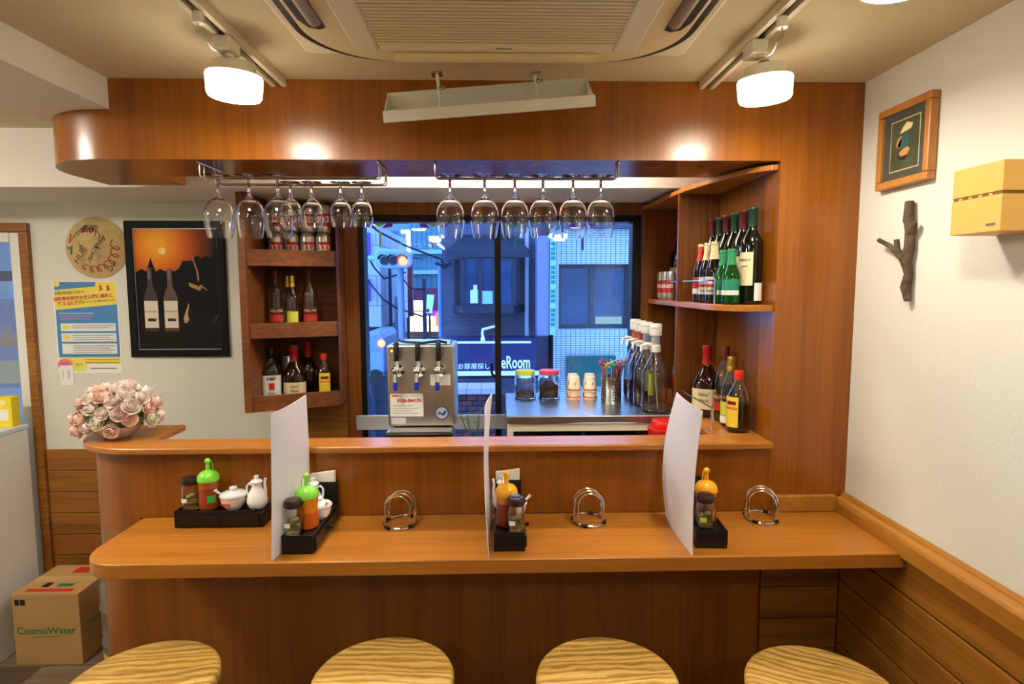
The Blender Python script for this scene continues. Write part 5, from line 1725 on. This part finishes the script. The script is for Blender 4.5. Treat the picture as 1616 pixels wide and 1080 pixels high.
# left: street with buildings, signal, poles
lb_ = thing('pale_building', 'pale building with purple framed windows at the left of the street', 'building', (0, 10, GZ))
a, b = W(520, 357, 10), W(602, 516, 10)
obj('wall', MB().box(a.x, b.x, 0, 3, b.z - GZ, a.z - GZ), brick_mat('pale_panel', S(196, 200, 218), S(188, 192, 212), S(140, 146, 170), .5, .5, .01), lb_)
obj('base', MB().box(a.x, b.x - .2, .3, 3, 0, b.z - GZ - .001), mat('shop_dark', S(52, 60, 90), .7), lb_)
PUR = mat('purple_frame', S(104, 70, 176), .5)
for (y0, y1) in ((368, 402), (441, 475)):
    p_, q_ = W(570, y1, 10), W(584, y0, 10)
    f_ = obj('window_frame', MB().box(p_.x, q_.x, -.08, .0, p_.z - GZ, q_.z - GZ), PUR, lb_)
    obj('pane', MB().box(p_.x, q_.x - .05, -.10, -.081, p_.z - GZ + .05, q_.z - GZ - .05), GL2, f_)
for nm, lbl, x0, x1, y0, y1, Y, c in [('far_building', 'blue grey building behind the traffic signal', 598, 638, 352, 560, 16.6, S(130, 156, 200)),
                                      ('far_building', 'teal panelled building behind the lit shop', 640, 700, 345, 470, 18.5, S(120, 176, 190)),
                                      ('far_building', 'maroon fronted building above the lit shop', 642, 704, 455, 560, 17.6, S(110, 52, 88))]:
    t_ = thing(nm, lbl, 'building', (0, Y, 0))
    p_, q_ = W(x0, y1, Y), W(x1, y0, Y)
    obj('wall', MB().box(p_.x, q_.x, 0, .8, GZ, q_.z), mat('facade%d' % x0 + str(y0), c, .7, vary=(.9, tuple(v * .8 for v in c[:3]) + (1,))), t_)
    if x0 == 640:
        for i in range(8):
            xx = p_.x + (i + .5) * (q_.x - p_.x) / 8
            obj('cladding_rib', MB().box(xx - .02, xx + .02, -.05, -.001, p_.z, q_.z), mat('rib_teal', S(80, 130, 150), .7), t_)
        for yy in (398, 430):
            z = W(650, yy, Y).z
            obj('ledge', MB().box(p_.x, q_.x, -.2, -.051, z - .06, z + .06), mat('ledge_teal', S(160, 206, 216), .7), t_)
    if x0 == 598:
        for (u0, u1, v0, v1) in [(604, 612, 365, 385), (618, 628, 365, 388), (606, 614, 430, 470), (620, 628, 440, 470)]:
            pa, qa = W(u0, v1, Y), W(u1, v0, Y)
            obj('window', MB().box(pa.x, qa.x, -.05, -.001, pa.z, qa.z), mat('far_window_blue', S(70, 104, 160), .3), t_)


sh = thing('lit_shop', 'small brightly lit shop front at the end of the street', 'shop', (0, 16, 0))
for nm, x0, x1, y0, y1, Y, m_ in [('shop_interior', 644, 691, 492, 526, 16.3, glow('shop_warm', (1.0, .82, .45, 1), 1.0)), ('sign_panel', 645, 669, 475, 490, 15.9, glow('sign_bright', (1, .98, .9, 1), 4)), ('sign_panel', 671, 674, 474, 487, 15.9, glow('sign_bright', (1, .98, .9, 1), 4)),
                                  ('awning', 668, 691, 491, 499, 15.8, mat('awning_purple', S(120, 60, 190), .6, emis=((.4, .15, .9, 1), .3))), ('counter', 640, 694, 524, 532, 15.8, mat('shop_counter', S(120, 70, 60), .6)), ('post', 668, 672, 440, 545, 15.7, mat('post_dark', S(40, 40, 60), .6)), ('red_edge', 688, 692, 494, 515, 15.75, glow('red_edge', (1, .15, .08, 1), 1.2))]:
    p_, q_ = W(x0, y1, Y), W(x1, y0, Y)
    obj(nm, MB().box(p_.x, q_.x, Y - 16, Y - 16 + .12, p_.z, q_.z), m_, sh)
obj('base_wall', MB().box(W(642, 530, 15.8).x, W(692, 530, 15.8).x, .0, .3, GZ, W(642, 533, 15.9).z), mat('shop_dark', S(52, 60, 90), .7), sh)
for i, xx in enumerate((652, 658, 664, 678, 684)):
    p_ = W(xx, 500 + (i % 3) * 5, 16.2)
    obj('lamp', MB().ball((p_.x, .12, p_.z), .06, 8, 6), glow('shop_bulb', (1, .95, .8, 1), 5), sh)
ws = thing('white_sign', 'white lit angular street sign above the traffic signal', 'sign', (0, 0, 0))
obj('tall_bar', ebox(641, 646, 363, 398, 14, .15), glow('sign_white_lit', (.85, .95, 1, 1), 2.2), ws)
obj('short_bar', ebox(633, 640.9, 363, 368, 14, .15), glow('sign_white_lit', (.85, .95, 1, 1), 2.2), ws)
a = W(643, 398, 14.1)
obj('post', MB().cyl(.03, GZ, a.z, 8, (a.x, 14.1, 0)), mat('post_dark', S(40, 40, 60), .6), ws)
ns = thing('neon_sign', 'narrow vertical sign with lit white characters behind the signal', 'sign', (0, 13.5, 0))
p_, q_ = W(634, 500, 13.5), W(650, 420, 13.5)
obj('board', MB().box(p_.x, q_.x, .02, .2, p_.z, q_.z), mat('sign_maroon', S(96, 30, 60), .6), ns)
obj('post', MB().cyl(.03, GZ, p_.z, 8, ((p_.x + q_.x) / 2, .12, 0)), mat('post_dark', S(40, 40, 60), .6), ns)
for i, y_ in enumerate((424, 433, 442, 449, 456)):
    pa, qa = W(635, y_ + 3.5, 13.5), W(640.5, y_ - 3.5, 13.5)
    obj('lit_character', MB().loop([(pa.x, 0, pa.z), (qa.x, 0, pa.z + .03), (qa.x - .02, 0, qa.z), (pa.x + .02, 0, qa.z - .02)], (0, -.03, 0)), glow('neon_white', (1, .95, .95, 1), 2.5), ns)
bn = thing('banner_sign', 'slanted pale green banner beside the lit shop', 'sign', (0, 15.5, 0))
p_ = W(679, 480, 15.5)
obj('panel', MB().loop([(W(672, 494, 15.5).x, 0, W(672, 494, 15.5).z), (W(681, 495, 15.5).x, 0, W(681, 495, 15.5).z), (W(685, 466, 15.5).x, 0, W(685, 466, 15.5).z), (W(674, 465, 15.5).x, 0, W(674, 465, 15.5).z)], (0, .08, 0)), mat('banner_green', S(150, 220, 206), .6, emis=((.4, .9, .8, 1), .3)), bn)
obj('pole', MB().cyl(.03, GZ, W(680, 494, 15.5).z, 8, (W(677, 480, 15.5).x, .12, 0)), mat('post_dark', S(40, 40, 60), .6), bn)
obj('dot', MB().ball((W(675, 490, 15.5).x, -.02, W(675, 490, 15.5).z), .05, 8, 6), INKR, bn)

tl = thing('traffic_light', 'horizontal traffic light showing red outside the window', 'traffic light', W(621, 408, 9))
ts = 9 / 940 * 1.0
BODY = mat('signal_body', S(150, 186, 206), .5)
obj('housing', MB().loop([(x_ * ts, 0, z_ * ts) for x_, z_ in [(-22, 16), (20, 12), (30, 8), (30, -10), (22, -15), (-22, -16), (-30, -8), (-30, 10)]], (0, .18, 0)), BODY, tl, bevel=.03)
for i, x_ in enumerate((-14, 0, 15)):
    lens = obj('lens', MB().cyl(6.5 * ts, 0.002, .03, 20, (x_ * ts, 0, -4 * ts), axis='y'), glow('signal_red', (1, .12, .05, 1), 4) if i == 2 else mat('lens_dark', S(44, 52, 70), .3), tl)
    obj('visor', MB().grid(lambda u, v: ((x_ + 7.4 * math.cos(PI * (.05 + .9 * u))) * ts, -.02 - .16 * v, (-3 + 7.4 * math.sin(PI * (.05 + .9 * u)) + 4 * 0) * ts), 10, 2, (0, 0, .012)), mat('visor_dark', S(40, 46, 62), .6), lens, smooth=True)
obj('bracket', MB().box(8 * ts, 14 * ts, .18, .24, -8 * ts, -2 * ts), BODY, tl)
obj('arm', MB().tube([(-30 * ts, .1, 0), (-60 * ts, .12, 1 * ts)], .04, 10), BODY, tl, smooth=True)
obj('arm', MB().tube([(30 * ts, .1, 2 * ts), (44 * ts, .1, 1 * ts)], .02, 8), mat('arm_dark', S(70, 90, 120), .6), tl, smooth=True)
for lbl, x_, y0, Y, r, c in [('thick pale utility pole behind the traffic signal', 632, 424, 9.26, .05, S(140, 160, 196)), ('thin dark pole left of the pale utility pole', 615, 424, 10.5, .026, S(40, 50, 84)), ('slim pale pole between the two others', 625, 468, 10.8, .026, S(150, 170, 204)), ('pale pole before the brick building corner', 694, 415, 9.5, .035, S(120, 160, 210))]:
    a = W(x_, y0, Y)
    o = obj('street_pole', MB().cyl(r, GZ, a.z, 12, (a.x, Y, 0)), mat('pole%d' % x_, c, .6), smooth=True)
    tag(o, lbl, 'pole', 'street poles')
CAB = mat('cable_dark', S(30, 40, 70), .7)
for lbl, pts_ in [('black overhead cable slanting down from the left window top', [(560, 338, 7), (600, 367, 7.2), (640, 388, 7.6), (698, 410, 8)]),
                  ('black overhead cable sagging beside the pale building', [(575, 395, 9.5), (590, 422, 9.6), (606, 440, 9.8), (640, 430, 10.4)]),
                  ('black overhead cable at the height of the neon sign', [(575, 436, 9.9), (604, 472, 9.9), (625, 486, 10.6), (668, 500, 11.5)]),
                  ('pale bracket cable curving to the dark post', [(636, 440, 11), (645, 452, 11), (655, 457, 11), (672, 456, 11)])]:
    o = obj('power_cable', MB().tube([W(*q) for q in pts_], .014, 6), CAB, smooth=True)
    tag(o, lbl, 'cable', 'overhead cables')
tfm = thing('cable_junction', 'dark cable junction hanging before the brick building', 'junction', W(700, 416, 8.0))
jb = MB()
for q in range(9):
    jb.tube([(-.12 + .03 * q, 0, .02 * math.sin(q * 2)), (.02 * math.cos(q), .02, -.05 + .02 * math.sin(q * 3)), (.10 - .02 * q, 0, .04 * math.cos(q))], .012, 6)
o = obj('knot', jb, CAB, tfm, smooth=True)
o['kind'] = 'stuff'
vb = thing('parked_van', 'pale blue van with a glowing red tail lamp at the lower left of the street', 'van', W(592, 560, 9))
VB_ = mat('van_blue', S(130, 160, 210), .4)
k_ = 9 / 940
obj('body', MB().loop([(-14 * k_, 0, -30 * k_), (14 * k_, 0, -30 * k_), (14 * k_, 0, 26 * k_), (9 * k_, 0, 36 * k_), (-11 * k_, 0, 37 * k_), (-14 * k_, 0, 28 * k_)], (0, 1.2, 0)), VB_, vb, bevel=.03)
obj('window', MB().box(-9 * k_, 8 * k_, -.02, -.001, 8 * k_, 28 * k_), mat('van_window', S(110, 150, 180), .2), vb)
obj('red_stripe', MB().box(-15.5 * k_, -13 * k_, -.02, .1, -30 * k_, 30 * k_), mat('van_red', S(180, 40, 60), .4), vb)
obj('wheel', MB().cyl(.12, -.12, .03, 20, (0, 0, -36 * k_), axis='y'), BLACK, vb)
obj('tail_lamp', MB().lathe([(0, 0), (.05, 0), (.055, .03), (.04, .05), (0, .055)], 20, (11 * k_, 0, 18 * k_), axis='y'), glow('red_lamp_glow', (1, .10, .04, 1), 6), vb, smooth=True)
sl = thing('street_lamp', 'small pale bracket lamp above the blue sign', 'lamp', W(762, 535, 7.4))
k_ = 7.4 / 940
obj('arm', MB().tube([(22 * k_, .3, 18 * k_), (0, .0, 15 * k_), (-1 * k_, 0, 8 * k_), (0, 0, 3 * k_)], .016, 8), SW, sl, smooth=True)
obj('head', MB().lathe([(0, -3 * k_), (3.8 * k_, -3 * k_), (3.4 * k_, 1 * k_), (1.5 * k_, 5 * k_), (0, 5 * k_)], 14), SW, sl, smooth=True)

# bunting just outside the pane
for lbl, x_, tx, y0, y1, c, c2 in [('yellow kite ornament with a yellow tassel outside the left pane', 598, 600, 366, 389, S(236, 214, 60), S(214, 60, 90)), ('orange tassel ornament outside the left pane, farther right', 683, 682.5, 372, 391, S(236, 170, 90), S(170, 70, 160)),
                                   ('green tassel ornament outside the right pane', 813, 813, 372, 392, S(30, 170, 100), S(30, 170, 100)), ('magenta tassel ornament outside the right pane', 918, 919.5, 372, 395, S(190, 70, 180), S(140, 70, 190))]:
    Y_ = 2.93
    t_ = thing('tassel_ornament', lbl, 'ornament', (0, Y_, 0), 0, 'tassel ornaments outside the window')
    cm_ = mat('kite_' + lbl[:6], c, .6)
    pts_ = [W(x_ - 20, 344, Y_), W(x_ + 20, 344, Y_), W(x_ + 14, 351, Y_), W(x_, 358, Y_), W(x_ - 14, 351, Y_)]
    kt = obj('kite', MB().loop([(p_.x, 0, p_.z) for p_ in pts_][::-1], (0, .004, 0)), cm_, t_)
    for s in (-1, 1):
        pts_ = [W(x_ + s * 14, 351, Y_), W(x_ + s * 24, 348, Y_), W(x_ + s * 20, 358, Y_), W(x_ + s * 4, 360, Y_)]
        obj('kite_wing', MB().loop([(p_.x, .006, p_.z) for p_ in pts_], (0, .003, 0)), mat('wing_' + lbl[:6], c2, .6), kt)
    a, b = W(tx, y0, Y_), W(tx, y1, Y_)
    obj('tassel', MB().lathe([(0, b.z), (.006, b.z), (.0055, a.z - .01), (.003, a.z), (0, a.z)], 12, (a.x, 0, 0)), cm_, t_, smooth=True)
    obj('thread', MB().tube([(a.x, 0, a.z), (W(x_, 358, Y_).x, .002, W(x_, 358, Y_).z), (W(x_, 344, Y_).x, .002, 1.96)], .0008, 5), PAPER, t_)

# ------------------------------------------------------------------ beyond the doorway
vc = thing('white_cabinet', 'white waist-high cabinet beside the doorway on the left', 'cabinet', (-2.15, 2.0, .005))
obj('body', MB().box(-.54, 0, 0, .73, 0, .972), WHITE, vc, bevel=.004)
obj('top', MB().box(-.543, .004, -.003, .733, .9725, .995), mat('cabinet_top_blue', S(214, 222, 232), .4), vc, bevel=.004)
struct(obj('wall_sky_blocker', MB().box(-2.124, -2.05, 2.9005, 3.7, 0, 2.2).box(-2.8, -2.05, 2.9005, 3.7, 2.2005, 2.25), WALL), 'wall and roof added outside the doorway to block blue sky light')  # added side wall and roof that keep blue sky light out of the vestibule
yx = thing('yellow_carton', 'yellow printed carton standing on the white cabinet by the doorway', 'box', (-2.243, 2.655, 1.0005), .05)
obj('carton', MB().box(-.085, .085, 0, .05, 0, .135), mat('carton_yellow', S(240, 216, 40), .5), yx, bevel=.002)
obj('white_panel', MB().box(.0, .07, -.0008, -.0001, .03, .08), PAPER, yx)
obj('white_panel', MB().box(-.07, .06, -.0008, -.0001, .10, .122), mat('panel_pale', S(236, 226, 160), .6), yx)
obj('dark_mark', MB().box(-.02, .02, -.0012, -.0009, .008, .024), INK, yx)
dp = thing('door_poster', 'pale poster with a mountain drawing seen through the glazed door', 'poster', (-2.32, 2.87, 0))
z0, z1 = at(20, 612, 2.87).z, at(20, 472, 2.87).z
obj('sheet', MB().box(-.36, .075, 0, .002, z0, z1), sheet_mat('poster_film', S(190, 200, 226), .6), dp)
for i, (x_, h_) in enumerate([(-.02, .07), (.008, .095), (.038, .06)]):
    obj('peak', MB().loop([(x_ - .018, -.0006, z0 + .20), (x_ + .018, -.0006, z0 + .20), (x_ + .006, -.0006, z0 + .20 + h_), (x_ - .004, -.0006, z0 + .20 + h_)], (0, -.0004, 0)), mat('peak_tan', S(190, 176, 160), .7), dp)
obj('field', MB().box(-.35, .065, -.0006, -.0001, z0 + .02, z0 + .13), mat('field_pale', S(200, 206, 190), .7), dp)
o = obj('door_lintel_bar', MB().box(-2.75, -2.23, 2.98, 3.02, at(20, 444, 3).z, at(20, 428, 3).z), mat('bar_dusk', S(90, 96, 120), .6))
tag(o, 'grey bar crossing behind the glazed door', 'bar')
